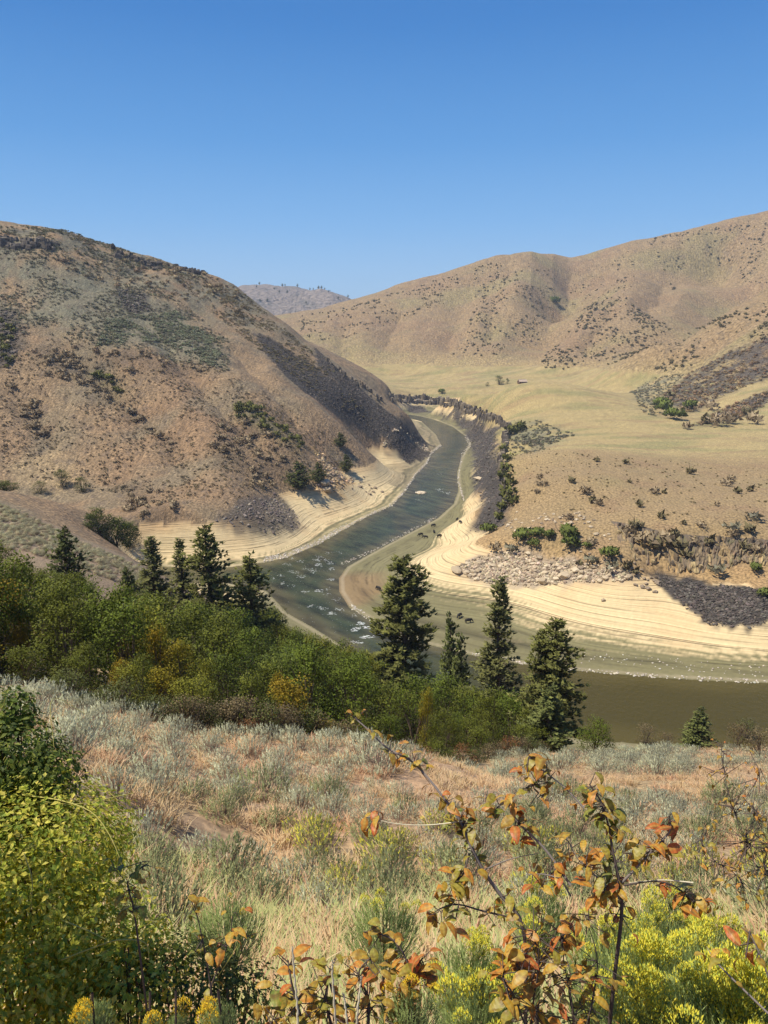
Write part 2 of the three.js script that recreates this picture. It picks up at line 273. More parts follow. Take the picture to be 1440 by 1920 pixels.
// ───────────── what grows and lies on the land: areas found through the photograph ─────────────
const AREA = {
  talus: [
    patch([[476, 620], [520, 640], [600, 695], [680, 752], [738, 798], [742, 812], [725, 834], [700, 826], [640, 785], [560, 728], [500, 668]], 300),
    patch([[740, 806], [805, 846], [812, 850], [795, 862], [770, 872], [745, 852], [722, 836]], 300),
    patch([[588, 650], [638, 694], [700, 750], [765, 800], [812, 835], [798, 840], [752, 812], [690, 772], [640, 728], [596, 684]], 300),
  ],
  talusBank: [
    patch([[872, 806], [905, 790], [935, 800], [934, 840], [944, 880], [960, 930], [945, 985], [905, 1000], [880, 995], [905, 950], [888, 915], [888, 860]], 250),
    patch([[760, 757], [860, 768], [915, 800], [895, 812], [860, 796], [810, 772], [775, 775]], 400),
  ],
  talusNear: [patch([[1205, 1066], [1250, 1074], [1340, 1096], [1440, 1102], [1560, 1104], [1560, 1160], [1440, 1168], [1400, 1182], [1330, 1172], [1275, 1132], [1230, 1092]], 150)],
  stones: [patch([[455, 935], [520, 922], [556, 965], [568, 990], [515, 1004], [440, 998], [400, 978]], 250)],
  boulders: [patch([[850, 1070], [890, 1045], [960, 1030], [1060, 1048], [1130, 1062], [1190, 1070], [1180, 1092], [1080, 1092], [990, 1102], [900, 1092]], 150)],
  scar: [patch([[588, 838], [606, 848], [640, 890], [665, 905], [640, 930], [590, 925], [556, 912], [600, 896]], 250)],
  spurRock: [patch([[1236, 748], [1290, 702], [1380, 655], [1460, 625], [1460, 700], [1360, 742], [1290, 775]], 400), patch([[1300, 800], [1360, 765], [1460, 722], [1460, 742], [1390, 785]], 400)],
  sageBench: [patch([[1180, 735], [1230, 708], [1290, 700], [1235, 745], [1230, 785], [1200, 770]], 400), patch([[955, 790], [1010, 790], [1080, 815], [1000, 850], [950, 850]], 300)],
  greyBrush: [patch([[200, 600], [330, 585], [420, 650], [400, 690], [300, 640], [180, 650]], 300), patch([[60, 500], [250, 520], [420, 660], [420, 695], [240, 640], [60, 600]], 300)],
  brownBrush: [
    patch([[90, 668], [170, 690], [190, 720], [250, 770], [320, 830], [345, 880], [310, 850], [230, 770], [160, 725], [80, 700]], 250),
    patch([[15, 720], [60, 745], [90, 800], [105, 830], [70, 815], [30, 770]], 250),
    patch([[420, 790], [480, 790], [560, 850], [540, 905], [460, 925], [420, 890], [390, 840]], 250),
    patch([[0, 640], [100, 650], [260, 660], [420, 700], [260, 700], [90, 690]], 250),
    patch([[230, 900], [330, 930], [330, 985], [280, 990], [230, 950]], 220),
  ],
  greenBrush: [patch([[440, 760], [470, 755], [530, 800], [590, 850], [560, 850], [500, 810], [445, 785]], 250), patch([[165, 700], [200, 705], [240, 735], [220, 745]], 250)],
  paleGrass: [patch([[30, 860], [110, 840], [160, 900], [100, 925], [30, 900]], 250)],
  darkRock: [patch([[218, 540], [272, 550], [284, 582], [250, 590], [225, 572]], 300), patch([[-30, 570], [30, 585], [45, 620], [25, 690], [-30, 700]], 250)],
};
const areaAt = (list, x, z, far = 30) => { let d = 1e9; for (const f of list) d = Math.min(d, f(x, z, far)); return d; };
const RIVER_X = [[110, -60], [150, -50], [250, -38], [300, -28], [350, -6], [400, 12], [450, 33], [600, 52], [720, 40], [850, 20], [1000, -140], [5000, -900]];
const riverX = (d) => { let k = 0; while (k < RIVER_X.length - 2 && RIVER_X[k + 1][0] < d) k++; const a = RIVER_X[k], b = RIVER_X[k + 1]; return mix(a[1], b[1], clamp((d - a[0]) / (b[0] - a[0]))); };

function region(x, z, h, r) {
  if (r > 2250) return 'ridge';
  if (r > 110 && h < 12.4 + .8 * noise(x / 6, z / 6) && wet(x, z, 130) < 120) return 'bank';
  if (r < 150 || (x < -25 && r < 205)) return 'slope';
  if (x < riverX(-z)) return 'mountain';
  if (h < 46 + 5 * noise(x / 90, z / 90) && r < 1180) return 'meadow';
  return 'hill';
}
const TONE = {
  hay: [.345, .235, .118], hayPale: [.43, .305, .16], hayRed: [.315, .198, .106], meadow: [.46, .35, .155], meadowGreen: [.30, .27, .11], sage: [.20, .19, .125], brush: [.085, .062, .042], green: [.075, .085, .022],
  basalt: [.055, .046, .040], basaltLit: [.105, .088, .075], sand: [.72, .56, .31], sandRed: [.66, .44, .22], flat: [.205, .182, .085], mud: [.24, .165, .08], scar: [.56, .34, .14], dirt: [.47, .30, .175], bed: [.09, .085, .05], ridge: [.30, .24, .20],
};
const blend = (c, t, k) => { if (k <= 0) return c; k = Math.min(1, k); return [mix(c[0], t[0], k), mix(c[1], t[1], k), mix(c[2], t[2], k)]; };
function grainAt(x, z, size, o = 1) {                       // noise whose grain stays near the given size
  const l = Math.log2(size), a = Math.floor(l), t = l - a, p = 2 ** a, q = 2 * p;
  return (1 - t) * fbm(x / p, z / p, o) + t * fbm(x / q, z / q, o);
}
function groundTone(x, z, h, r, reg) {
  const j = .012 * r, wx = x + 1.3 * j * grainAt(x, z, j * 1.6, 2), wz = z + 1.3 * j * grainAt(x + 400, z, j * 1.6, 2);
  const big = fbm(x / 70, z / 70, 3), mid = fbm(x / 17, z / 17, 3), fine = grainAt(x, z, .005 * r, 2), a = (l, soft = 3, far = 12) => smooth(soft * .5, -soft * .5, areaAt(l, wx, wz, far));
  let c;
  if (reg === 'ridge') { c = blend(TONE.ridge, [.21, .18, .15], smooth(.05, .5, fbm(x / 120, z / 120, 4))); c = blend(c, [.12, .115, .09], .7 * smooth(.3, .55, fine)); return c; }
  if (reg === 'slope') {
    c = blend(TONE.dirt, TONE.hayPale, smooth(-.3, .5, mid + .4 * fbm(x / 1.3, z / 1.3, 2)));
    c = blend(c, TONE.hayRed, smooth(.1, .6, fbm(x / 4 + 7, z / 4, 3)) * .7);
    if (x < -25 && r > 120) c = blend(c, [.22, .175, .125], .6);
    c = c.map((v) => v * (1 + .35 * fine));
  } else if (reg === 'mountain') {
    c = blend([.335, .225, .122], TONE.hayRed, smooth(-.2, .5, big));
    c = blend(c, [.24, .20, .125], .6 * smooth(-.1, .4, fbm(x / 34 + 11, z / 34, 3)));
    c = blend(c, TONE.sage, .85 * smooth(50, 120, h) * smooth(-.35, .35, mid + big * .5));
    c = blend(c, TONE.hayPale, .7 * a(AREA.paleGrass, 10));
    c = blend(c, TONE.sage, .8 * a(AREA.greyBrush, 26, 40));
    c = blend(c, TONE.brush, .55 * a(AREA.brownBrush, 16, 30) * smooth(-.5, .2, mid + fine));
    c = blend(c, TONE.green, .5 * a(AREA.greenBrush, 12, 30));
    c = blend(c, [.17, .125, .09], .5 * smooth(.12, .5, fbm(x / 5, z / 5, 3)));
    c = blend(c, TONE.basalt, .6 * smooth(.3, .55, mid) * smooth(110, 150, h));
    c = c.map((v) => v * (1 + .75 * fine));
  } else if (reg === 'meadow') {
    const knoll = smooth(395, 330, -z);
    c = blend(TONE.meadow, TONE.meadowGreen, .8 * smooth(-.1, .45, fbm(x / 60, z / 20, 3)));
    c = blend(c, TONE.hay, knoll * .85);
    c = blend(c, TONE.meadowGreen, .3 * knoll * smooth(0, .5, big));
    c = blend(c, TONE.hayRed, .5 * knoll * smooth(0, .5, mid));
    c = blend(c, TONE.hayRed, .45 * smooth(.05, .5, fbm(x / 45 + 5, z / 14, 3)) * (1 - knoll));
    c = blend(c, TONE.sage, .75 * a(AREA.sageBench, 20, 40) * smooth(-.4, .3, mid));
    c = blend(c, TONE.scar, .35 * smooth(18, 13, h) * smooth(330, 260, -z));
    c = c.map((v) => v * (1 + .4 * fine));
  } else if (reg === 'hill') {
    c = blend(TONE.hay, TONE.hayRed, smooth(-.1, .5, fbm(x / 160, z / 160, 3)) * .7);
    c = blend(c, TONE.meadowGreen, .45 * smooth(0, .5, fbm(x / 130 + 8, z / 90, 3)));
    c = blend(c, TONE.meadow, .7 * smooth(70, 40, h));
    c = blend(c, TONE.hayPale, .4 * smooth(0, .5, mid));
    c = blend(c, [.20, .15, .095], .5 * smooth(.15, .5, fbm(x / 13, z / 13, 3)));
    c = c.map((v) => v * (1 + .4 * fine));
  } else {
    const hh = h + .5 * mid, s = wet(x, z, 60), right = x > riverX(-z);
    c = blend(TONE.sand, TONE.sandRed, .7 * smooth(8, 13, hh + big * 3) + .3 * smooth(0, .5, mid));
    const lowTop = right ? mix(4.0, 2.2, smooth(-232, -205, z)) : .7;
    c = blend(c, TONE.flat, smooth(lowTop + .7, lowTop - .7, hh + .5 * fine + .55 * Math.sin(h * 8 + 2 * mid) + .4 * Math.sin(h * 17)));
    c = blend(c, [.20, .175, .085], .55 * smooth(.0, .5, mid) * smooth(lowTop, lowTop - 1, hh));
    if (right) c = blend(c, TONE.mud, smooth(14, 5, Math.hypot(x + 14, z + 243) - 8 + 6 * mid) * smooth(3, 1.2, h));
    c = blend(c, [.40, .33, .22], smooth(.9, .3, Math.abs(s - 1.2)) * .5);
    c = blend(c, TONE.scar, a(AREA.scar, 8, 20));
    c = blend(c, TONE.bed, smooth(.1, -.3, h));
    if (x > 20 && -z > 420) c = blend(c, TONE.flat, .55 * smooth(1, 4, h) * smooth(9, 5, h));
    if (x > 0 && -z > 690) { const k = smooth(16, 9, Math.hypot(x - 42, (z + 795) * .8)); c = blend(c, TONE.sand, k); }
    if (x < riverX(-z) && -z > 420) c = blend(c, [.19, .155, .095], .6 * smooth(4, 1.5, h));
    c = c.map((v) => v * (1 + .16 * fine));
  }
  const rocky = Math.max(a(AREA.talus, 5, 20), a(AREA.talusBank, 6, 20), a(AREA.talusNear, 3, 10), .8 * a(AREA.stones, 5, 20), .85 * a(AREA.spurRock, 12, 30) * smooth(-.45, .05, mid + fine * .5), .8 * a(AREA.darkRock, 8, 20));
  if (rocky > 0) c = blend(c, blend(TONE.basalt, TONE.basaltLit, smooth(-.2, .5, fine + .4 * mid)), rocky);
  if (reg !== 'slope') { const k = a(AREA.boulders, 5, 20); if (k > 0) c = blend(c, blend([.42, .33, .235], [.25, .2, .155], smooth(-.1, .5, fine)), k); }
  if (reg === 'mountain' || reg === 'meadow') c = blend(c, TONE.scar, .8 * a(AREA.scar, 8, 20) * smooth(-.5, .3, fine + mid));
  return c;
}

// fine grain that multiplies the ground's own colour; uv in metres
function texture(W, H, f, srgb = false) { const d = new Uint8Array(W * H * 4); for (let y = 0; y < H; y++) for (let x = 0; x < W; x++) { const v = f(x, y), o = (y * W + x) * 4; d[o] = clamp(v[0]) * 255; d[o + 1] = clamp(v[1]) * 255; d[o + 2] = clamp(v[2]) * 255; d[o + 3] = 255; } const t = new THREE.DataTexture(d, W, H); t.wrapS = t.wrapT = THREE.RepeatWrapping; t.magFilter = THREE.LinearFilter; t.needsUpdate = true; if (srgb) t.colorSpace = THREE.SRGBColorSpace; return t; }
function tileNoise(x, y, n, f, oct = 4) {                // repeats every n pixels; f cells across
  let s = 0, a = 1;
  for (let o = 0; o < oct; o++) {
    const u = x / n * f, v = y / n * f, xi = Math.floor(u), yi = Math.floor(v), fx = u - xi, fy = v - yi, w = (t) => t * t * t * (t * (t * 6 - 15) + 10);
    const g = (i, j) => { const q = PERM[PERM[((xi + i) % f + 37 * o) & 255] + ((yi + j) % f)]; return GX[q] * (fx - i) + GY[q] * (fy - j); };
    const p = mix(g(0, 0), g(1, 0), w(fx)), q = mix(g(0, 1), g(1, 1), w(fx)); s += a * mix(p, q, w(fy)); a *= .55; f *= 2;
  }
  return s;
}
const grain = texture(512, 512, (x, y) => { const v = .74 + .62 * tileNoise(x, y, 512, 16, 5); return [v, v, v]; });
const bumps = texture(512, 512, (x, y) => { const v = .5 + .4 * tileNoise(x, y, 512, 12, 5); return [v, v, v]; });
// strand lines left by the falling water: v is height above the water (16 m), u runs along the shore (160 m)
const strand = (() => {
  const W = 512, H = 1024, r = rng(5), line = new Float32Array(H);
  for (let i = 0; i < 70; i++) { const y = H * (.03 + .77 * Math.pow(r(), 1.15)), w = 2.5 + 9 * r() * r(), a = .25 + .5 * r(); for (let k = -30; k <= 30; k++) { const q = Math.round(y + k); if (q >= 0 && q < H) line[q] += a * Math.exp(-k * k / (w * w)) * (k < 0 ? 1 : .7) - .35 * a * Math.exp(-((k - 2 * w) ** 2) / (w * w * 1.5)); } }
  return texture(W, H, (x, y) => {
    const yy = y + 16 * noise(x / 70, y / 120) + 5 * noise(x / 24, y / 60) + 2 * noise(x / 7, y / 30), q = clamp(Math.round(yy), 0, H - 1), broken = smooth(-.35, .3, noise(x / 22 + 3, y / 22) + .5 * noise(x / 6, y / 6));
    const v = .86 - Math.min(.55, line[q] * .5) * broken + .10 * noise(x / 3, y / 3) + .10 * noise(x / 30, y / 34) + .08 * noise(x / 10, y / 12);
    return [v, v * (1 - .03 * line[q] * broken), v * (1 - .05 * line[q] * broken)];
  });
})();
grain.anisotropy = 8;

const LAND_PIECES = {};
{
  const cols = []; for (let a = -180; a < -31; a += 4) cols.push(a); for (let i = 0; i <= 700; i++) cols.push(-31 + 62 * i / 700); for (let a = 35; a < 180; a += 4) cols.push(a);
  const rings = [.45]; for (let r = .8; r < 9000;) { rings.push(r); r *= 1 + (r < 60 ? .015 : r < 150 ? .009 : r < 520 ? .0043 : r < 1000 ? .0046 : r < 1800 ? .0046 : r < 2400 ? .03 : r < 4300 ? .011 : .09); }
  const C = cols.length, R = rings.length, N = C * R, P = new Float32Array(N * 3), K = new Float32Array(N * 3), NO = new Float32Array(N * 3), reg = new Array(N);
  const dense = (j) => cols[j] >= -31 && cols[j] <= 31;
  for (let i = 0; i < R; i++) for (let j = 0; j < C; j++) {
    const a = cols[j] * Math.PI / 180, r = rings[i], x = Math.sin(a) * r, z = -Math.cos(a) * r, h = ground(x, z), o = (i * C + j) * 3;
    P[o] = x; P[o + 1] = h; P[o + 2] = z;
    reg[i * C + j] = region(x, z, h, r);
    const c = dense(j) ? groundTone(x, z, h, r, reg[i * C + j]) : TONE.hay;
    K[o] = clamp(c[0], .01, .9); K[o + 1] = clamp(c[1], .01, .9); K[o + 2] = clamp(c[2], .01, .9);
  }
  const faces = {};
  const face = (a, b, c) => { const k = reg[a]; (faces[k] ??= []).push(a, b, c); const A = a * 3, B = b * 3, D = c * 3, ux = P[B] - P[A], uy = P[B + 1] - P[A + 1], uz = P[B + 2] - P[A + 2], vx = P[D] - P[A], vy = P[D + 1] - P[A + 1], vz = P[D + 2] - P[A + 2], n = [uy * vz - uz * vy, uz * vx - ux * vz, ux * vy - uy * vx]; for (const q of [A, B, D]) for (let m = 0; m < 3; m++) NO[q + m] += n[m]; };
  for (let i = 0; i < R - 1; i++) for (let j = 0; j < C; j++) { const k = (j + 1) % C, a = i * C + j, b = i * C + k, c = a + C, d = b + C; face(a, b, d); face(a, d, c); }
  for (let j = 1; j < C - 1; j++) face(0, j + 1, j);
  for (let i = 0; i < N; i++) { const o = i * 3, l = Math.hypot(NO[o], NO[o + 1], NO[o + 2]) || 1; for (let m = 0; m < 3; m++) NO[o + m] /= l; }
  const INFO = {
    slope: ['ground', 'dry grassy slope falling away below the viewpoint to the thicket', 'slope'], bank: ['river_bank', 'pale sand banks ringed with strand lines along both shores of the river', 'river bank'],
    mountain: ['mountain', 'steep brown mountainside with dark scree on the left of the river', 'mountain'], meadow: ['meadow', 'flat yellow grass bench above the cliffs right of the river', 'meadow'],
    hill: ['hills', 'smooth tan grass hills dotted with shrubs beyond the yellow meadow', 'hills'], ridge: ['ridge', 'hazy grey ridge with scattered trees far behind the canyon', 'ridge'],
  };
  const UV = { slope: 5, mountain: 15, meadow: 12, hill: 44, ridge: 240 };
  for (const [k, f] of Object.entries(faces)) {
    const map = new Map(), pos = [], nor = [], col = [], uv = [], idx = new Uint32Array(f.length);
    f.forEach((v, i) => {
      let q = map.get(v);
      if (q === undefined) { q = map.size; map.set(v, q); const o = v * 3; pos.push(P[o], P[o + 1], P[o + 2]); nor.push(NO[o], NO[o + 1], NO[o + 2]); col.push(K[o], K[o + 1], K[o + 2]); k === 'bank' ? uv.push((P[o] * .6 - P[o + 2] * .8) / 160, P[o + 1] / 16) : uv.push(P[o] / UV[k], P[o + 2] / UV[k]); }
      idx[i] = q;
    });
    const g = new THREE.BufferGeometry();
    g.setAttribute('position', new THREE.Float32BufferAttribute(pos, 3)); g.setAttribute('normal', new THREE.Float32BufferAttribute(nor, 3)); g.setAttribute('color', new THREE.Float32BufferAttribute(col, 3)); g.setAttribute('uv', new THREE.Float32BufferAttribute(uv, 2)); g.setIndex(new THREE.BufferAttribute(idx, 1));
    const m = new THREE.MeshStandardMaterial({ vertexColors: true, roughness: .97, map: k === 'bank' ? strand : grain });
    if (k !== 'bank') { m.bumpMap = bumps; m.bumpScale = { slope: .06, mountain: .6, meadow: .12, hill: 1.6, ridge: 14 }[k]; }
    if (k === 'bank') { m.bumpMap = strand; m.bumpScale = .35; }
    LAND_PIECES[k] = tag(mesh(INFO[k][0], g, m), INFO[k][1], INFO[k][2], null, 'structure');
  }
}

// ───────────── the river and the pool ─────────────
{
  const cell = 1.6, pos = [], col = [], uv = [], idx = [], id = new Map();
  const xs = WATER.map((p) => p[0]), zs = WATER.map((p) => p[1]);
  const vert = (i, j) => {
    const key = i + ',' + j; if (id.has(key)) return id.get(key);
    const x = i * cell, z = j * cell, s = wet(x, z), deep = smooth(0, 9, -s + 3 * fbm(x / 14, z / 14, 2));
    let c = blend([.085, .072, .035], [.036, .045, .021], deep);
    const pool = smooth(-5, 45, x) * smooth(-215, -190, z);
    c = blend(c, blend([.085, .068, .020], [.062, .050, .013], deep), pool);
    c = blend(c, [.07, .066, .036], .7 * smooth(-560, -660, z));
    c = blend(c, [.085, .07, .03], .55 * smooth(.1, .5, fbm(x / 16 + 4, z / 30, 3)) * (1 - pool)); c = c.map((v) => v * (1 + .9 * (1 - pool) * fbm((x * .8 - z * .6) / 3.5, (x * .6 + z * .8) / 14, 3)));
    id.set(key, pos.length / 3); pos.push(x, 0, z); col.push(...c); uv.push(x / 13, z / 13);
    return id.get(key);
  };
  for (let i = Math.floor(Math.min(...xs) / cell) - 1; i <= Math.max(...xs) / cell + 1; i++) for (let j = Math.floor(Math.min(...zs) / cell) - 1; j <= Math.max(...zs) / cell + 1; j++) {
    if (wet((i + .5) * cell, (j + .5) * cell) > 2.2) continue;
    const a = vert(i, j), b = vert(i + 1, j), c = vert(i + 1, j + 1), d = vert(i, j + 1); idx.push(a, d, c, a, c, b);
  }
  const g = new THREE.BufferGeometry();
  g.setAttribute('position', new THREE.Float32BufferAttribute(pos, 3)); g.setAttribute('color', new THREE.Float32BufferAttribute(col, 3)); g.setAttribute('uv', new THREE.Float32BufferAttribute(uv, 2)); g.setIndex(idx); g.computeVertexNormals();
  const waves = texture(512, 512, (x, y) => { const v = .5 + .32 * tileNoise(x, y, 512, 10); return [v, v, v]; });
  tag(mesh('river', g, new THREE.MeshPhysicalMaterial({ vertexColors: true, roughness: .16, ior: 1.33, specularIntensity: .22, bumpMap: waves, bumpScale: .22 })), 'dark green river winding down the valley into a still brown pool', 'river', null, 'structure');
}

// ───────────── scattering ─────────────
const M4 = new THREE.Matrix4(), Q4 = new THREE.Quaternion(), E4 = new THREE.Euler();
function instances(name, geometry, material, list, info, parent = scene) {   // what nobody would count, as one object
  const m = new THREE.InstancedMesh(geometry, material, list.length);
  list.forEach((o, i) => {
    const s = Array.isArray(o.s) ? o.s : [o.s, o.s, o.s];
    m.setMatrixAt(i, M4.compose(new THREE.Vector3(...o.p), o.q ?? Q4.setFromEuler(E4.set(o.tx ?? 0, o.turn ?? 0, o.tz ?? 0, 'YXZ')), new THREE.Vector3(...s)));
    m.setColorAt(i, new THREE.Color().setRGB(...(o.c ?? [1, 1, 1])));
  });
  m.name = parent === scene ? numbered(name) : name; m.castShadow = m.receiveShadow = true; parent.add(m);
  if (info) tag(m, info[0], info[1], null, 'stuff'); else m.userData.kind = 'stuff';
  return m;
}
function sow(area, n, seed, keep = () => 1) {              // points spread evenly over a patch of ground
  const r = rng(seed), out = [], [x0, x1, z0, z1] = area.box;
  for (let i = 0; i < n * 30 && out.length < n; i++) { const x = mix(x0, x1, r()), z = mix(z0, z1, r()); if (area(x, z) > 0) continue; const h = ground(x, z); if (r() < keep(x, z, h)) out.push([x, h, z]); }
  return out;
}
const shade = (c, k) => c.map((v) => v * k);
const vary = (r, c, k = .2) => { const m = 1 + (r() - .5) * 2 * k; return c.map((v) => v * m * (1 + (r() - .5) * k * .5)); };

// ───────────── rock ─────────────
function rockGeometry(seed, detail = 1, flat = .8, rough = .28) {
  const g = new THREE.IcosahedronGeometry(1, detail), p = g.attributes.position, r = rng(seed), ox = r() * 50;
  for (let i = 0; i < p.count; i++) { const x = p.getX(i), y = p.getY(i), z = p.getZ(i), k = 1 + rough * 1.6 * noise(x * 1.3 + ox, z * 1.3 + y * 1.7) + rough * noise(x * 2.9 + y + ox, z * 2.9 - y); p.setXYZ(i, x * k, y * k * flat, z * k); }
  g.computeVertexNormals(); return g;
}
const ROCKS = [1, 2, 3, 4, 5].map((s) => rockGeometry(s)), CHIPS = [11, 12, 13].map((s) => rockGeometry(s, 0, .75, .35));
const rockMat = mat([1, 1, 1], .95, { flatShading: true });
const ROCK_TONES = { pale: [[.50, .40, .27], [.38, .30, .20], [.56, .46, .32], [.26, .20, .14]], dark: [[.095, .077, .062], [.13, .108, .09], [.066, .054, .046], [.18, .15, .125]], cobble: [[.50, .44, .36], [.40, .35, .28], [.58, .52, .44]] };
function scree(name, areas, n, seed, size, tones, label, category = 'scree') {
  const r = rng(seed), list = [];
  for (const a of areas) for (const p of sow(a, n, seed + list.length, (x, z) => smooth(-1, 5, -a(x, z) + 5 * noise(x / 6, z / 6)))) { const s = size * (.42 + 1.9 * Math.pow(r(), 5)); list.push({ p: add3(p, [0, s * .15, 0]), s: [s, s * (.6 + .4 * r()), s * (.7 + .5 * r())], turn: r() * 6.3, tx: r() - .5, tz: r() - .5, c: vary(r, tones[Math.floor(r() * tones.length)], .25) }); }
  instances(name, CHIPS[seed % 3], rockMat, list, [label, category]);
}
scree('scree', AREA.talus, 9500, 31, .25, ROCK_TONES.dark.map((c) => shade(c, .85)), 'long dark scree chutes running down the mountainside to the river');
scree('scree', AREA.talusBank, 4600, 32, .36, ROCK_TONES.dark, 'dark purple scree below the cliff on the right bank upstream');
scree('scree', AREA.talusNear, 7500, 33, .27, ROCK_TONES.dark.map((c) => shade(c, .75)), 'black rockslide spilling onto the pale sand below the brown cliff');
scree('scree', AREA.stones, 1100, 34, .34, [[.20, .165, .135], [.14, .115, .10], [.27, .22, .175]], 'dark stony patch above the sand on the left bank');
scree('scree', AREA.spurRock, 3200, 35, .42, ROCK_TONES.dark, 'dark lava rubble across the hillside right of the meadow');
scree('scree', AREA.darkRock, 900, 36, .6, ROCK_TONES.dark, 'dark rock outcrops high on the brown mountainside');
scree('rubble', AREA.boulders, 5200, 37, .34, ROCK_TONES.pale, 'pale broken rubble between the boulders above the sand bank', 'rubble');
scree('rubble', AREA.scar, 900, 38, .5, [[.5, .36, .2], [.42, .3, .18], [.2, .16, .13]], 'loose rubble under the orange scar above the left bank', 'rubble');
scree('rubble', [patch([[743, 802], [750, 801], [816, 845], [809, 850], [776, 828]], 300), patch([[716, 836], [744, 806], [748, 809], [722, 838]], 300)], 420, 39, .42, ROCK_TONES.pale, 'thin pale seam of rubble crossing the dark scree above the river', 'rubble');
{
  const r = rng(61), tones = ROCK_TONES.pale;
  const protos = ROCKS.map((g) => tones.slice(0, 4).map((c) => new THREE.Mesh(g, mat(c, .95, { flatShading: true })))).flat();
  protos.forEach((m) => { m.castShadow = m.receiveShadow = true; });
  const boulder = (p, s, label, group, k = Math.floor(r() * protos.length), stretch = 1) => { const c = copy(protos[k], 'boulder', add3(p, [0, s * .2, 0]), r() * 6.3, [s * stretch, s * (.65 + .3 * r()), s], label, group); c.userData.category = 'boulder'; return c; };
  sow(AREA.boulders[0], 210, 62, (x, z) => smooth(-.5, .2, noise(x / 7, z / 7))).forEach((p) => boulder(p, .38 + .8 * Math.pow(r(), 3), 'pale angular boulder in the rock spill above the sand bank', 'boulders of the pale rock spill'));
  boulder(hit(1058, 1082, 150), 1.9, 'largest round whitish boulder in the pale rock spill', null, 8);
  boulder(hit(1080, 1072, 150), 1.5, 'bright boulder just right of the largest round one', null, 2);
  boulder(hit(1020, 1092, 150), 1.7, 'grey boulder left of the largest round one, lower down', null, 5);
  boulder(hit(856, 1070, 150), 1.5, 'long grey slab lying at the left tip of the pale rock spill', null, 1, 2.2);
  boulder(hit(898, 898, 250), 1.4, 'pale slab lying on the dark scree beside the upstream bank', null, 0, 2.6);
  boulder(hit(607, 908, 250), 3.1, 'big whitish boulder perched above the sand next to two junipers', null, 8);
  boulder(hit(613, 920, 250), 2.4, 'grey boulder leaning under the big whitish one', null, 5);
  boulder(hit(1131, 1126, 150), .7, 'lone small boulder out on the smooth sand', null, 5);
  sow(patch([[1180, 1050], [1240, 1090], [1230, 1115], [1190, 1100], [1165, 1080]], 150), 26, 63).forEach((p) => boulder(p, .45 + .4 * r(), 'brown boulder in a small cluster between sand and black rockslide', 'brown boulders beside the rockslide', 3));
  sow(patch([[630, 870], [680, 880], [720, 925], [690, 935], [640, 905]], 250), 26, 65).forEach((p) => boulder(p, .6 + .7 * r() * r(), 'dark boulder strewn on the upper sand of the left bank', 'boulders strewn on the left sand bank', 3));
  sow(patch([[960, 960], [1100, 960], [1150, 1010], [1120, 1045], [1000, 1030], [940, 1010]], 150), 70, 64).forEach((p) => boulder(p, .4 + .55 * r() * r(), 'brownish boulder on the knoll slope between the green shrubs', 'boulders on the knoll slope', Math.floor(r() * protos.length)));
}
{ // cobbles along the waterlines
  const r = rng(71), list = [], along = (pts, n, lo, hi, s, back = 1) => { for (let i = 0; i < n; i++) { const t = r() * (pts.length - 1), k = Math.floor(t), px = mix(pts[k][0], pts[k + 1][0], t - k), py = mix(pts[k][1], pts[k + 1][1], t - k), p = hit(px, py + lo + (hi - lo) * r(), 100); if (p) { const q = s * (.5 + r() * r()); list.push({ p: [p[0], Math.max(p[1], 0) + q * .2, p[2]], s: [q, q * .6, q], turn: r() * 6, c: vary(r, ROCK_TONES.cobble[Math.floor(r() * 3)], .2) }); } } };
  along([[495, 1053], [540, 1043], [600, 1018], [650, 989]], 520, -8, 2, .36);
  along([[650, 989], [690, 967], [735, 948], [757, 925]], 160, -4, 2, .4);
  along([[880, 1226], [980, 1245], [1080, 1257], [1250, 1271], [1440, 1281]], 260, -5, 3, .30);
  along([[1080, 1235], [1440, 1262]], 90, -14, 8, .26);
  along([[655, 1138], [690, 1160], [720, 1184], [790, 1206]], 120, -8, 3, .32);
  along([[640, 1062], [700, 1034], [760, 1002], [820, 971]], 200, -3, 1, .28);
  along([[870, 935], [858, 900], [866, 855], [882, 832], [872, 818]], 260, -4, 6, .45);
  along([[828, 835], [808, 852], [800, 870], [780, 890], [757, 925]], 240, -4, 2, .5);
  instances('cobbles', CHIPS[1], rockMat, list, ['pale cobbles strewn along the waterlines of the river', 'cobbles']);
}
{ // the mid-river rock capped with pale gravel
  const w = tag(base('gravel_bar', atLevel(789, 924, 0)), 'small mound of pale gravel standing out of the river upstream', 'gravel bar');
  const g = rockGeometry(81, 3, .22, .35), m = mesh('mound', g, mat([.52, .42, .29], .95), w); m.scale.set(2.6, 3.2, 3.2);
  const r = rng(82), list = []; for (let i = 0; i < 60; i++) { const a = r() * 6.3, d = Math.sqrt(r()) * 3; list.push({ p: [Math.cos(a) * d, .55 * (1 - (d / 3.3) ** 2), Math.sin(a) * d], s: .2 + .25 * r(), turn: r() * 6, c: vary(r, [.62, .54, .42], .2) }); }
  instances('gravel', CHIPS[0], rockMat, list, null, w);
}

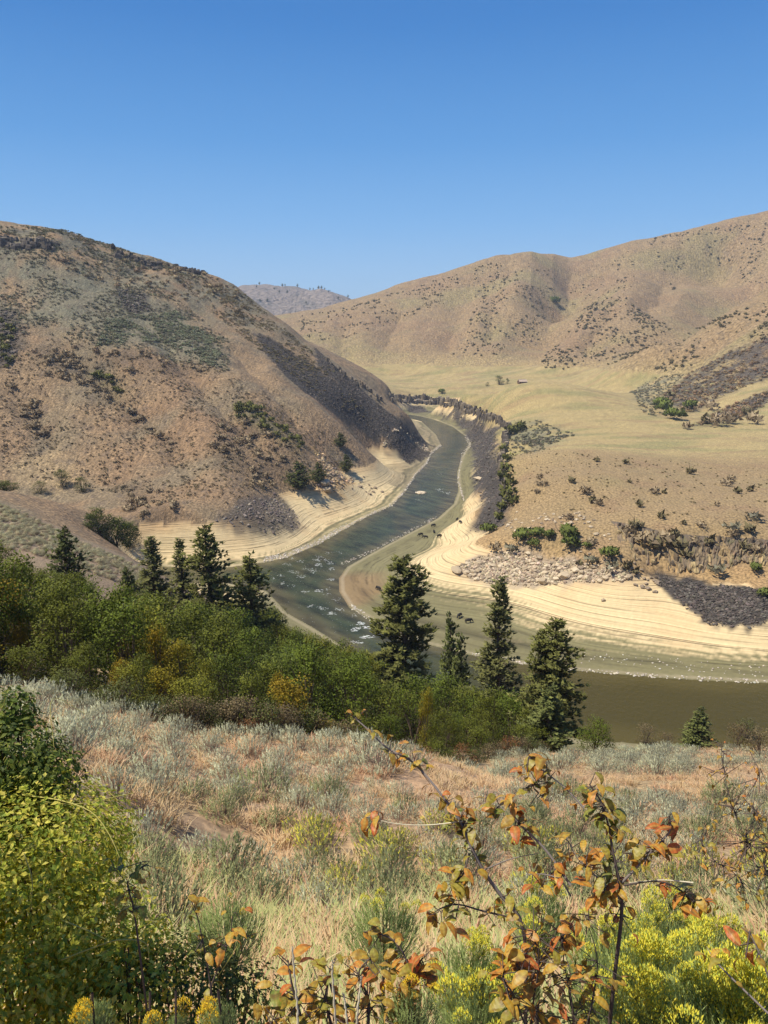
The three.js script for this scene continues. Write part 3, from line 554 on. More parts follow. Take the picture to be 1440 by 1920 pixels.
// ───────────── basalt cliffs: single columns standing against the slope ─────────────
function columnGeometry(seed) {                              // a broken prism, 1 wide, 1 high from its foot
  const r = rng(seed), n = 5 + Math.floor(r() * 2), ring = [], s = new Soup(); let y = 0;
  const A = [...Array(n)].map((_, i) => [i / n * 6.283 + (r() - .5) * .7, .42 + .2 * r()]);
  for (const h of [-.25, .2 + .2 * r(), .55 + .2 * r(), 1]) { y = h; ring.push(A.map(([a, q]) => { const k = q * (1 + (r() - .5) * .35) * (h === 1 ? .72 : 1); return [Math.cos(a) * k + (r() - .5) * .06, y + (h === 1 ? (r() - .5) * .22 : (r() - .5) * .08), Math.sin(a) * k]; })); }
  for (let k = 0; k < 3; k++) for (let i = 0; i < n; i++) { const j = (i + 1) % n, f = .8 + .3 * r(); s.quad(ring[k][i], ring[k + 1][i], ring[k + 1][j], ring[k][j], [f, f, f]); }
  for (let i = 1; i < n - 1; i++) s.tri(ring[3][0], ring[3][i + 1], ring[3][i], [1.15, 1.15, 1.15]);
  return s.geometry();
}
const COLUMNS = [...Array(8)].map((_, i) => columnGeometry(100 + i));
function cliff(label, spots, tones, seed) {                  // spots: [column, row, width, height] in pixels
  const r = rng(seed), mats = tones.map((c) => mat(c, .95, { vertexColors: true })), places = spots.map(([px, py, w, h, from]) => { const p = hit(px, py, from ?? 150); return p && [p, w * -p[2] / F, h * -p[2] / F]; }).filter(Boolean);
  const g = tag(base('cliff', places[Math.floor(places.length / 2)][0]), label, 'cliff', null, 'structure');
  for (const [p, w, h] of places) { const m = mesh('rock_column', COLUMNS[Math.floor(r() * 8)], mats[Math.floor(r() * mats.length)], g); m.position.set(...add3(p, [g.position.x, g.position.y + h * .45, g.position.z], -1)); m.scale.set(w * (.8 + .5 * r()), h * (.8 + .5 * r()), w * (.9 + .5 * r())); m.rotation.set((r() - .5) * .16, r() * 6.3, (r() - .5) * .16); }
  return g;
}
const lerpAt = (pts, x) => { let k = 0; while (k < pts.length - 2 && pts[k + 1][0] < x) k++; const a = pts[k], b = pts[k + 1], t = clamp((x - a[0]) / (b[0] - a[0])); return mix(a[1], b[1], t); };
{
  const r = rng(91), near = [], far = [], tops = [[], [], []];
  const top = [[1150, 982], [1200, 990], [1250, 1003], [1350, 1010], [1450, 1016]], foot = [[1150, 1000], [1180, 1040], [1220, 1062], [1290, 1074], [1350, 1070], [1390, 1050], [1450, 1064]];
  for (let px = 1152; px < 1450; px += 8) { const a = lerpAt(top, px), b = lerpAt(foot, px); for (let py = a + 3; py < b; py += 12 + 3 * r()) if (r() < .42) near.push([px + 6 * (r() - .5), py + 4 * (r() - .5), 5 + 7 * r() * r(), 7 + 9 * r()]); }
  const rc = cliff('broken brown basalt cliff above the black rockslide', near, [[.16, .115, .07], [.22, .16, .09], [.30, .22, .11], [.12, .092, .064], [.25, .19, .085], [.09, .072, .055]], 92);
  { // the fractured face itself: ledges, upright joints, overhangs
    const NX = 420, NY = 44, pos = [], col = [], idx = [];
    for (let i = 0; i <= NX; i++) {
      const px = 1146 + 330 * i / NX, a = hit(px, lerpAt(foot, px) + 3, 150), b = hit(px, lerpAt(top, px) - 3, 150);
      for (let j = 0; j <= NY; j++) {
        const t = j / NY, s = px * .16, wx = s + 2.2 * noise(s * .22, t * 2.2) + .8 * noise(s * .9, t * 5), k = clamp(t + .16 * noise(s * .25, t * 3) + .08 * noise(s * 1.1, t * 8)), edgeFade = smooth(1146, 1176, px) * smooth(0, .15, t) * smooth(1.02, .88, t);
        const joint = Math.abs(noise(wx * .62, t * 2.1 + 3)), out = edgeFade * (.4 + 2.4 * joint * (.4 + smooth(-.3, .4, noise(s * .3 + 8, t * 3))) + 1.3 * noise(s * .33, t * 2.6) + .7 * noise(s * 1.4, t * 6) + .5 * noise(s * 3.3, t * 13)), h = mix(a[1] - .3, b[1] + .2, t) - 1.1 * edgeFade * smooth(.1, .5, noise(s * .4 + 3, 1));
        const x = mix(a[0], b[0], clamp(k)), z = mix(a[2], b[2], clamp(k)), dx = x, dz = z, l = Math.hypot(dx, dz);
        pos.push(x - dx / l * out, h + edgeFade * .5 * noise(s * 1.3, t * 6), z - dz / l * out);
        const n1 = noise(s * .5, t * 2 + 5), n2 = noise(s * 2.2, t * 8 + 3), crack = smooth(.07, .0, joint);
        let c = blend([.21, .155, .095], [.36, .27, .13], smooth(.0, .4, n1 + .3 * n2) * smooth(.9, .45, t)); c = blend(c, [.13, .10, .07], smooth(.5, .95, t + .35 * n2)); c = blend(c, [.34, .20, .12], .5 * smooth(.2, .45, noise(s * .8 + 9, t * 3))); c = blend(c, [.13, .125, .055], .6 * smooth(.2, .4, noise(s * .7 + 30, t * 4))); c = blend(c, [.06, .048, .038], .7 * crack);
        col.push(...c.map((v) => v * (1 + .35 * n2)));
      }
    }
    for (let i = 0; i < NX; i++) for (let j = 0; j < NY; j++) { const a = i * (NY + 1) + j, b = a + NY + 1; idx.push(a, b, b + 1, a, b + 1, a + 1); }
    const g = new THREE.BufferGeometry(); g.setAttribute('position', new THREE.Float32BufferAttribute(pos, 3)); g.setAttribute('color', new THREE.Float32BufferAttribute(col, 3)); g.setIndex(idx); g.translate(-rc.position.x, -rc.position.y, -rc.position.z); g.computeVertexNormals();
    const gn = g.toNonIndexed(); gn.computeVertexNormals(); mesh('rock_face', gn, new THREE.MeshStandardMaterial({ vertexColors: true, roughness: .95, side: THREE.DoubleSide }), rc);
  }
  const edge = [[735, 741], [800, 745], [850, 750], [900, 768], [935, 782], [955, 796]];
  for (let px = 732; px < 958; px += 4) far.push([px, lerpAt(edge, px) + 3 + 2 * r(), 5 + 3 * r(), 8 + 5 * r(), 500], [px + 2, lerpAt(edge, px) + 10 + 3 * r(), 5 + 3 * r(), 9 + 5 * r(), 500]);
  for (let k = 0; k < 48; k++) { const t = k / 48, px = lerpAt([[0, 955], [.25, 948], [.55, 938], [1, 955]], t) + 8 * (r() - .5), py = lerpAt([[0, 798], [.25, 830], [.55, 868], [1, 935]], t); far.push([px, py, 7 + 5 * r(), 11 + 6 * r(), 250]); }
  { const crest = []; for (let k = 0; k < 46; k++) { const t = r(), px = mix(612, 724, t); crest.push([px - 2 - 4 * r(), lerpAt([[612, 668], [640, 690], [690, 724], [724, 750]], px) + 4 + 10 * r() * r(), 3 + 5 * r(), 5 + 8 * r(), 350]); } cliff('jagged rock outcrops along the lower crest of the left mountain', crest, [[.16, .125, .09], [.22, .175, .125], [.11, .09, .07]], 96); }
  cliff('grey rimrock cliff along the edge of the meadow upstream', far, [[.13, .105, .08], [.18, .145, .105], [.10, .08, .066], [.22, .175, .12]], 93);
  for (let px = -6; px < 98; px += 4.5) tops[0].push([px, 441 + px * .08 + 3 * r(), 8 + 4 * r(), 16 + 8 * r(), 400], [px, 452 + px * .05 + 4 * r(), 8 + 4 * r(), 14 + 7 * r(), 400]);
  for (let px = 208; px < 300; px += 4.5) tops[1].push([px, 462 + (px - 208) * .33 + 3 * r(), 6 + 3 * r(), 12 + 7 * r(), 400], [px + 2, 469 + (px - 208) * .33 + 3 * r(), 6 + 3 * r(), 10 + 6 * r(), 400]);
  for (let px = 316; px < 384; px += 4) tops[2].push([px, 494 + (px - 330) * .18 + 3 * r(), 6 + 3 * r(), 11 + 6 * r(), 400]);
  ['black rimrock at the top left of the mountain', 'black rimrock below the skyline halfway down the ridge', 'short dark rimrock where the ridge bends downward'].forEach((l, i) => cliff(l, tops[i].filter(() => r() < .8).map((q) => [q[0], q[1] + 6 + 6 * (r() - .4), q[2] * (.7 + .9 * r()), q[3] * (.35 + .45 * r()), 400]), [[.075, .06, .05], [.11, .09, .07], [.055, .046, .042], [.15, .12, .09]], 94 + i));
}

// ───────────── shrubs of the hills, a few pixels each ─────────────
function shrubGeometry(seed, n, dark, light, size = .28, up = .75) {   // about 1 wide, 0.8 high
  const r = rng(seed), s = new Soup(), lobes = [...Array(5)].map(() => [(r() - .5) * .7, .25 + r() * .3, (r() - .5) * .7, .22 + .16 * r()]);
  for (let i = 0; i < n; i++) {
    const l = lobes[i % 5], a = r() * 6.283, e = Math.acos(1 - 1.5 * r()), d = [Math.sin(e) * Math.cos(a), Math.cos(e), Math.sin(e) * Math.sin(a)], c = [l[0] + d[0] * l[3], Math.max(.02, l[1] + d[1] * l[3] * up), l[2] + d[2] * l[3]];
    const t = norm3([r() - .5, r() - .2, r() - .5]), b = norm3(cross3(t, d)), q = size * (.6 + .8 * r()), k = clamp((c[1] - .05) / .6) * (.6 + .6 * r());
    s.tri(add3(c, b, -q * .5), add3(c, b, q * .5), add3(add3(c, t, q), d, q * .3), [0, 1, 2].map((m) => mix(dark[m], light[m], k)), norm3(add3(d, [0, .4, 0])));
  }
  return s.geometry();
}
const dotMat = leafMat(.12, .95);
const HILL_SHRUBS = [1, 2, 3].map((s) => shrubGeometry(s, 46, [.075, .062, .034], [.22, .185, .095], .34));
const BROWN_SHRUBS = [4, 5, 6].map((s) => shrubGeometry(s, 60, [.12, .09, .06], [.36, .28, .175], .3));
const SAGE_DOTS = [7, 8].map((s) => shrubGeometry(s, 30, [.11, .10, .07], [.34, .32, .22], .36));
const GREEN_SHRUBS = [9, 10, 11].map((s) => shrubGeometry(s, 260, [.022, .028, .009], [.15, .18, .045], .17));
const OLIVE_SHRUBS = [12, 13].map((s) => shrubGeometry(s, 90, [.035, .04, .012], [.17, .17, .05], .26));
const thingOf = (g, m, category) => { const o = new THREE.Mesh(g, m); o.castShadow = o.receiveShadow = true; o.userData = { category }; return o; };
function shrubs(name, spots, geos, sizes, seed, label, group, stuffLabel, most) {
  const r = rng(seed), protos = geos.map((g) => thingOf(g, dotMat, 'shrub')), rest = [];
  spots.sort((a, b) => Math.hypot(a[0], a[2]) - Math.hypot(b[0], b[2])).forEach((p, i) => {
    const s = mix(sizes[0], sizes[1], Math.pow(r(), 1.6)), k = Math.floor(r() * protos.length), turn = r() * 6.3, sc = [s * (.85 + .5 * r()), s * (.7 + .3 * r()), s];
    if (i < most) copy(protos[k], name, add3(p, [0, -.1, 0]), turn, sc, label, group); else rest.push({ p: add3(p, [0, -.1, 0]), s: sc, turn, c: vary(r, [1, 1, 1], .25) });
  });
  if (rest.length) instances(name + '_scatter', geos[0], dotMat, rest, [stuffLabel, 'shrubs']);
}
const AREA_H = [
  [patch([[560, 595], [660, 575], [800, 530], [860, 515], [880, 550], [730, 610], [610, 645], [560, 625]], 700), 330], [patch([[890, 500], [1000, 482], [1050, 500], [1035, 570], [1005, 650], [930, 668], [850, 665], [880, 610]], 700), 420],
  [patch([[1110, 570], [1165, 560], [1260, 615], [1225, 662], [1100, 695], [1010, 690], [1040, 640]], 700), 620], [patch([[1100, 490], [1180, 470], [1200, 520], [1120, 620], [1040, 650], [1060, 560]], 700), 120],
  [patch([[1210, 450], [1330, 425], [1450, 410], [1450, 530], [1400, 535], [1310, 470], [1260, 545]], 700), 260], [patch([[1205, 672], [1310, 612], [1450, 560], [1450, 640], [1330, 690], [1240, 700]], 500), 260],
];
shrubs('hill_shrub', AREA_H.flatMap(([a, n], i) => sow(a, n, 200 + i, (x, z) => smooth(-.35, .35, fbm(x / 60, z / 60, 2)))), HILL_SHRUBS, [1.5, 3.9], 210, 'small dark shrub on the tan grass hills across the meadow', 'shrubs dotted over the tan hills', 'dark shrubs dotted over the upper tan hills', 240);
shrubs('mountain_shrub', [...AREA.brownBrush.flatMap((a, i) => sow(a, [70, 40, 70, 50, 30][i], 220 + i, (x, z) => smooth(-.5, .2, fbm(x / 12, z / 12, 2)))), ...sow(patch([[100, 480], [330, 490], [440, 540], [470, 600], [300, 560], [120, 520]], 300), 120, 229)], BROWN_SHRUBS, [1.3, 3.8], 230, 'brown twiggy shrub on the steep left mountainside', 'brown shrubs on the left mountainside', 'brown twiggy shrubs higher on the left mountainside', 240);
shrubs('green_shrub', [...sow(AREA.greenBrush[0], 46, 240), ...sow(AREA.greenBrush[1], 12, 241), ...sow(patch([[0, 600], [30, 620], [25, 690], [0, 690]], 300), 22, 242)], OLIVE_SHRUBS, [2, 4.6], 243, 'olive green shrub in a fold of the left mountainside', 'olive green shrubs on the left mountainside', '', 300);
{
  const r = rng(250), all = [];
  const seedArea = (a, n, s, lo, hi, tone) => sow(a, n, s, (x, z) => smooth(-.45, .3, fbm(x / 22, z / 22, 2))).forEach((p) => { const q = mix(lo, hi, r()); all.push({ p, s: [q, q * .75, q], turn: r() * 6, c: vary(r, tone, .3) }); });
  seedArea(patch([[0, 450], [220, 470], [430, 640], [430, 700], [260, 660], [0, 620]], 300), 2600, 251, .8, 1.7, [1, 1, 1]);
  seedArea(AREA.greyBrush[0], 1500, 252, .8, 1.8, [1.05, 1.15, 1.05]);
  seedArea(patch([[0, 620], [420, 690], [600, 800], [640, 860], [560, 900], [380, 960], [100, 900], [0, 900]], 250), 2400, 253, .5, 1.2, [.8, .68, .6]);
  seedArea(patch([[300, 500], [450, 545], [620, 690], [700, 790], [620, 760], [440, 620]], 300), 1200, 254, .8, 1.6, [.85, .75, .62]);
  seedArea(patch([[0, 420], [130, 435], [300, 490], [420, 530], [300, 510], [100, 470], [0, 440]], 300), 600, 255, 1, 2, [.75, .75, .65]);
  instances('sage_scatter', SAGE_DOTS[0], dotMat, all, ['low grey sage and brush spread over the left mountainside', 'brush']);
  const bench = []; AREA.sageBench.forEach((a, i) => sow(a, 420, 260 + i).forEach((p) => { const q = .9 + 1.2 * r(); bench.push({ p, s: [q, q * .8, q], turn: r() * 6, c: vary(r, [.95, .95, .95], .3) }); }));
  sow(patch([[950, 840], [1440, 880], [1440, 960], [1150, 980], [1000, 940]], 200), 300, 262).forEach((p) => { const q = .35 + .5 * r(); bench.push({ p, s: [q, q * .8, q], turn: r() * 6, c: vary(r, [.8, .7, .5], .3) }); });
  instances('sage_scatter', SAGE_DOTS[1], dotMat, bench, ['low grey sage in patches on the yellow meadow', 'brush']);
  const rock = []; AREA.spurRock.forEach((a, i) => sow(a, [420, 160][i], 270 + i).forEach((p) => { const q = 1.2 + 2 * r(); rock.push({ p, s: [q, q * .7, q], turn: r() * 6, c: vary(r, [.9, .8, .75], .3) }); }));
  instances('brush_scatter', BROWN_SHRUBS[0], dotMat, rock, ['brown brush between the dark lava rubble right of the meadow', 'brush']);
}
{ // single shrubs on the knoll and round the meadow, each where the photograph shows it
  const dark = [BROWN_SHRUBS[0], BROWN_SHRUBS[1], HILL_SHRUBS[0], HILL_SHRUBS[1]].map((g) => thingOf(g, dotMat, 'shrub')), green = GREEN_SHRUBS.map((g) => thingOf(g, dotMat, 'shrub')), grey = SAGE_DOTS.map((g) => thingOf(g, dotMat, 'shrub')), r = rng(280);
  const one = (list, px, py, w, label, group, from = 150) => { const p = hit(px, py, from); if (!p) return; const s = w * -p[2] / F * 1.25; copy(list[Math.floor(r() * list.length)], 'knoll_shrub', add3(p, [0, -.1, 0]), r() * 6.3, [s, s * (.8 + .25 * r()), s], label, group); };
  for (const [px, py, w] of [[1098, 927, 15], [1110, 944, 14], [1120, 949, 13], [1226, 925, 13], [1196, 951, 13], [1240, 971, 12], [1295, 889, 12], [1173, 870, 11], [1120, 866, 10], [1362, 911, 13], [1371, 898, 9], [1386, 926, 14], [1406, 920, 12], [1316, 989, 12], [1405, 998, 18], [1371, 1008, 14], [1072, 905, 12], [1010, 910, 10], [1012, 898, 9], [1006, 925, 8], [1022, 912, 8], [1280, 985, 9], [1345, 948, 8], [1245, 925, 8], [1180, 905, 7], [930, 1034, 16], [1191, 1075, 13], [1175, 1068, 16], [1089, 1062, 12], [1065, 975, 12], [1110, 1022, 14]]) one(dark, px, py, w, 'dark rounded shrub on the dry grassy knoll', 'dark shrubs on the knoll');
  for (const [px, py, w, l] of [[975, 1015, 28, 'leftmost bright green shrub on the knoll slope'], [1003, 1006, 22, 'second green shrub from the left on the knoll slope'], [1029, 1009, 18, 'yellow-green upright shrub in the middle of the knoll slope'], [1065, 1012, 32, 'tallest green shrub on the knoll slope'], [1072, 1028, 26, 'green shrub right below the tallest one on the knoll'], [998, 1024, 18, 'low green shrub under the yellow-green upright one'], [915, 1000, 22, 'round green shrub where the scree meets the sand'], [1416, 1072, 20, 'green shrub at the foot of the brown cliff'], [1436, 1118, 24, 'green shrub at the edge of the black rockslide'], [1102, 1027, 14, 'small green shrub right of the tallest one']]) one(green, px, py, w, l);
  for (const [px, py, w, l] of [[1110, 1058, 18, 'blue-grey rounded shrub above the largest white boulder'], [1147, 1068, 16, 'grey shrub under a dark one left of the brown cliff'], [960, 1037, 16, 'grey-green shrub at the top edge of the pale rocks'], [1371, 998, 18, 'pale grey shrub on the cliff edge'], [1341, 1080, 20, 'grey-green shrub at the cliff foot above the rockslide'], [1415, 976, 20, 'pale shrub on the grass above the cliff']]) one(grey, px, py, w * 1.1, l);
  one(green, 1140, 1047, 26, 'dark green shrub beside the path left of the brown cliff');
  for (const [px, py, w] of [[1215, 1022, 26], [1232, 1030, 24], [1250, 1018, 22], [1270, 1030, 22], [1285, 1045, 18], [1200, 1012, 18], [1262, 1008, 18], [1330, 1022, 16], [1395, 1030, 16], [1300, 1018, 16], [1176, 1000, 16], [1192, 992, 18], [1420, 1035, 14]]) one(dark, px, py, w, 'brown brush growing on the ledges of the brown cliff', 'brush on the cliff ledges');
  one(green, 827, 738, 9, 'lone dark bush on the meadow rim upstream', null, 500); one(green, 1042, 570, 13, 'lone dark juniper bush high on the tan hill', null, 900);
  for (const [px, py, w] of [[1245, 775, 26], [1258, 785, 24], [1236, 765, 20], [1275, 788, 22], [1292, 770, 18]]) one(green, px, py, w, 'bright green willow clump at the edge of the lava rubble', 'green willows right of the meadow', 350);
  for (const [px, py, w] of [[1350, 800, 24], [1370, 795, 20], [1320, 795, 16], [1415, 795, 18], [1290, 805, 14], [1335, 770, 16], [1400, 778, 14], [1260, 745, 12]]) one(dark, px, py, w, 'dark brown brush clump below the lava rubble', 'brush clumps below the lava rubble', 350);
  for (const [px, py, w] of [[948, 900, 20], [955, 915, 22], [950, 932, 22], [958, 945, 18], [942, 955, 18], [948, 880, 16], [952, 865, 14], [935, 975, 18], [960, 815, 18], [975, 808, 16], [945, 845, 14]]) one(OLIVE_SHRUBS.map((g) => thingOf(g, dotMat, 'shrub')), px, py, w, 'dark green bush in the row under the meadow rimrock', 'dark bushes under the rimrock', 200);
}

// ───────────── trees ─────────────
const barkMat = mat([.10, .072, .05], .95), needleMat = leafMat(.4, .9), foliage = (tint) => leafMat(.32, .75, { color: new THREE.Color().setRGB(...tint) });
function conifer(seed, H, R, o = {}) {                       // trunk with limbs, and a crown of needle tufts
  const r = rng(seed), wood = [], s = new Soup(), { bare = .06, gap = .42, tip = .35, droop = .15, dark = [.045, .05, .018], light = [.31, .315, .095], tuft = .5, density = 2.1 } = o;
  const lean = [(r() - .5) * .03, (r() - .5) * .03], axis = (y) => [lean[0] * y + .1 * Math.sin(y * .4 + seed), y, lean[1] * y];
  wood.push(tube([0, .15, .4, .7, 1].map((t) => axis(t * H)), [1, .8, .6, .35, .06].map((k) => k * H * .017 + .02), 7));
  for (let y = H * bare; y < H * .985; y += gap * (.35 + .8 * r())) {
    const t = (y / H - bare) / (1 - bare), prof = Math.pow(1 - t, o.power ?? .75) * smooth(-.12, .22, t) * (.75 + .5 * noise(y * .9, seed * 3.1) + .35 * r()), n = 4 + Math.floor(r() * 2);
    for (let b = 0; b < n; b++) {
      const a = r() * 6.283, L = Math.max(tip, R * prof * (.65 + .5 * r())), start = axis(y), dir = [Math.cos(a), -droop + .5 * t + .5 * (r() - .5), Math.sin(a)], end = [start[0] + dir[0] * L, y + dir[1] * L + .12 * L, start[2] + dir[2] * L];
      if (L > .9) wood.push(tube([start, add3(start, dir, L * .5), end], [.012 * L + .02, .01 * L + .012, .006], 3));
      const m = Math.max(2, Math.round(L / .33 * density));
      for (let k = 0; k < m; k++) {
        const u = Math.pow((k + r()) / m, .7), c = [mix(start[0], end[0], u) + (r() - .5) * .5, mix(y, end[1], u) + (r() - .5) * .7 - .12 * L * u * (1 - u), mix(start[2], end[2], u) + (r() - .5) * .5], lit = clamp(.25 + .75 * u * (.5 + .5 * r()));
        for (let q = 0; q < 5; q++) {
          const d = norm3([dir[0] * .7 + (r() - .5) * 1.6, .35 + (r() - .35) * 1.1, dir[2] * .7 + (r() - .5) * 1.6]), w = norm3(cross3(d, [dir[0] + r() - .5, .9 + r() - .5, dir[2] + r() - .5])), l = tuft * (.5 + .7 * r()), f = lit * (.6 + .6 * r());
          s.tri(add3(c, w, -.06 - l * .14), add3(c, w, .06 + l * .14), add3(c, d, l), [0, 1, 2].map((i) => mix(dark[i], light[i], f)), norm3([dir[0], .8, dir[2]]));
        }
      }
    }
  }
  return { H, R, wood: mergeGeometries(wood), crown: s.geometry() };
}
function leafy(seed, o = {}) {                               // several stems and a lobed crown of leaves, 1 m wide crown radius, 2.2 m high
  const r = rng(seed), wood = [], s = new Soup(), { H = 2.2, n = 3600, leaf = .047, dark = [.022, .026, .007], light = [.235, .24, .04], low = .03, open = 0 } = o, lobes = [];
  for (let i = 0; i < 26; i++) { const a = r() * 6.283, t = Math.pow(r(), .8), y = H * (low + (.93 - low) * t), w = .78 * Math.pow(Math.sin(Math.PI * clamp(.18 + .74 * t)), .7), d = w * (.45 + .55 * r()); lobes.push([Math.cos(a) * d, y, Math.sin(a) * d, .24 + .17 * r()]); }
  lobes.push([0, H * .9, 0, .24], [.1, H * .72, -.1, .34]);
  for (let k = 0; k < 5; k++) { const l = lobes[k * 4]; wood.push(tube([[(r() - .5) * .2, -.15, (r() - .5) * .2], [l[0] * .35, l[1] * .5, l[2] * .35], [l[0] * .9, l[1], l[2] * .9]], [.04, .028, .008], 5)); }
  for (let k = 0; k < 18; k++) { const l = lobes[k], b = [l[0] * .3, l[1] * .55, l[2] * .3]; wood.push(tube([b, [l[0] * .7, l[1] * .92, l[2] * .7], [l[0] * 1.2, l[1] + l[3] * .6, l[2] * 1.2]], [.014, .009, .003], 3)); }
  for (let i = 0; i < n; i++) {
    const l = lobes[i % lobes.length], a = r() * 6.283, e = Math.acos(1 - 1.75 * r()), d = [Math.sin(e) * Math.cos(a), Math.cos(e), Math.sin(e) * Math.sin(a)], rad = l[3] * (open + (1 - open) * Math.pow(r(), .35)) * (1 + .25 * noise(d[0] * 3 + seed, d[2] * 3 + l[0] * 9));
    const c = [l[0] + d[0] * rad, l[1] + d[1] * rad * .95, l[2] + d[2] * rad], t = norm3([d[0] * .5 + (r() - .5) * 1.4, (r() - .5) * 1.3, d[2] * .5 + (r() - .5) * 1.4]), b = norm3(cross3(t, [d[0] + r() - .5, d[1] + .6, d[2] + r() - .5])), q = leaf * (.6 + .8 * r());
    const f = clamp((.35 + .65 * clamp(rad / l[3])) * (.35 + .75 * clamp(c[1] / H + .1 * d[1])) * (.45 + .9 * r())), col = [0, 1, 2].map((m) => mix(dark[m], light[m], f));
    s.quad(c, add3(add3(c, t, q * .5), b, q * .42), add3(c, t, q), add3(add3(c, t, q * .5), b, -q * .42), col, norm3([d[0] + t[0] * .3, d[1] + .35, d[2] + t[2] * .3]));
  }
  return { H, wood: mergeGeometries(wood), crown: s.geometry() };
}
function treeOf(kind, name, crownMat, category = 'tree', trunkMat = barkMat) {   // a tree as a detached group, to be cloned into place
  const g = new THREE.Group(); g.userData = { category };
  for (const [n, geo, m] of [['trunk', kind.wood, trunkMat], ['crown', kind.crown, crownMat]]) { const c = new THREE.Mesh(geo, m); c.name = n; c.castShadow = c.receiveShadow = true; g.add(c); }
  g.name = name; return g;
}
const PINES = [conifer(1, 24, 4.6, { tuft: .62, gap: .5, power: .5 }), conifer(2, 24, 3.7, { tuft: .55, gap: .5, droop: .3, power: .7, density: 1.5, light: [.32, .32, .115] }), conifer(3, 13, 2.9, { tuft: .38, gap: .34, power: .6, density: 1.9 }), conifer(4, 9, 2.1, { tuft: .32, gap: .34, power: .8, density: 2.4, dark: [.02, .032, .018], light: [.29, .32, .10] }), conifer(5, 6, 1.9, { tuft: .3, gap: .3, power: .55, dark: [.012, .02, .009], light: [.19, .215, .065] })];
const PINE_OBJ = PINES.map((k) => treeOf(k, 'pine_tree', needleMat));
// a tree whose top stands at a pixel: its height follows from the distance and the ground there
function stand(proto, kind, name, px, topRow, d, widthPx, label, group, turn = 1.3) {
  const p = at(px, topRow, d), y = ground(p[0], p[2]), H = p[1] - y, w = widthPx / 2 * d / F * 1.07, sxz = w / (kind.R * .62);
  return copy(proto, name, [p[0], y - .1, p[2]], turn, [sxz, H / kind.H, sxz], label, group);
}
for (const [k, px, top, d, w, label, turn] of [
  [0, 760, 1042, 112, 108, 'tall shaggy pine standing alone in front of the river bend', .4], [3, 848, 1162, 106, 56, 'taller of the two small firs between the tall pines', 2], [3, 866, 1192, 104, 46, 'shorter of the two small firs between the tall pines', 4],
  [1, 942, 1078, 98, 84, 'tall slender pine before the pale sand, next to the two small firs', 2.2], [2, 1046, 1160, 66, 100, 'broad dense pine at the right end of the thicket', .9], [2, 1020, 1178, 67, 62, 'second leader tree fused to the left of the broad dense pine', 3.3], [3, 1030, 1284, 62, 74, 'light green young pine in front of the broad dense pine', 5], [3, 1314, 1332, 68, 54, 'little dark pine on the shore beside the brown pool', 1],
  [2, 388, 984, 112, 84, 'tallest pine of the left group in front of the sand bank', 2.9], [1, 335, 1008, 118, 52, 'thin pine left of the tallest one in the left group', .3], [1, 284, 1004, 120, 66, 'sparse grey-green pine at the left of the group by the sand bank', 1.8], [2, 466, 1040, 116, 78, 'broad pine at the right of the group, against the river', 4.4], [4, 118, 996, 112, 58, 'small dark conifer before the grey sage shoulder', .2], [4, 238, 1070, 105, 42, 'low conifer poking from the thicket under the sage shoulder', 1.2],
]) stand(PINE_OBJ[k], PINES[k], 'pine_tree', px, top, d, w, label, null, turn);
for (const [px, top, foot, w, label] of [[560, 868, 916, 34, 'largest juniper on the left bank above the sand'], [597, 869, 905, 22, 'juniper beside the big whitish boulder'], [649, 853, 884, 18, 'small juniper upstream of the orange scar'], [638, 812, 838, 17, 'highest juniper on the slope above the left bank']]) { const p = hit(px, foot, 250); stand(PINE_OBJ[4], PINES[4], 'juniper_tree', px, top, -p[2], w, label); }

const LEAFY = [11, 12, 13, 14].map((s) => leafy(s)), TWIGGY = [21, 22].map((s) => leafy(s, { n: 1100, H: 1.5, leaf: .06, low: .08, open: .2, dark: [.05, .036, .022], light: [.22, .165, .085] }));
const TINTS = { green: [.62, .78, .55], olive: [.70, .76, .6], lime: [1.15, 1.1, .75], gold: [1.65, 1.3, .7], orange: [1.6, 1.1, .6], dark: [.5, .62, .55] };
const LEAF_MATS = Object.fromEntries(Object.entries(TINTS).map(([k, t]) => [k, foliage(t)]));
const DENSE = treeOf(leafy(15, { n: 5200, H: 1.7, leaf: .06, low: .02 }), 'leafy_tree', LEAF_MATS.dark), TREE_OBJ = Object.fromEntries(Object.keys(TINTS).map((k) => [k, LEAFY.map((g) => treeOf(g, 'leafy_tree', LEAF_MATS[k]))]));
const TREE_TEXT = { green: ['deep green leafy tree in the thicket', 'deep green thicket trees'], olive: ['olive green leafy tree in the thicket', 'olive thicket trees'], lime: ['yellow-green leafy tree in the thicket', 'yellow-green thicket trees'], gold: ['golden autumn tree in the thicket', 'golden autumn trees'], orange: ['orange-tinged autumn tree in the thicket', 'orange-tinged autumn trees'], dark: ['dark shaded tree in the thicket', 'dark shaded thicket trees'] };
const EDGE = [[-200, 30], [0, 32.5], [200, 33.5], [400, 33], [550, 35.5], [650, 38.5], [720, 42], [800, 47], [900, 54], [1000, 60], [1070, 63]], BACK = [[-200, 100], [0, 100], [250, 100], [450, 165], [600, 158], [720, 128], [850, 105], [1000, 82], [1070, 72]];
const CANOPY = [[-200, 1000], [0, 1022], [40, 1012], [90, 1062], [150, 1068], [200, 1088], [240, 1098], [330, 1112], [420, 1118], [500, 1132], [560, 1180], [640, 1192], [700, 1218], [760, 1240], [830, 1258], [900, 1272], [1000, 1292], [1070, 1300]];
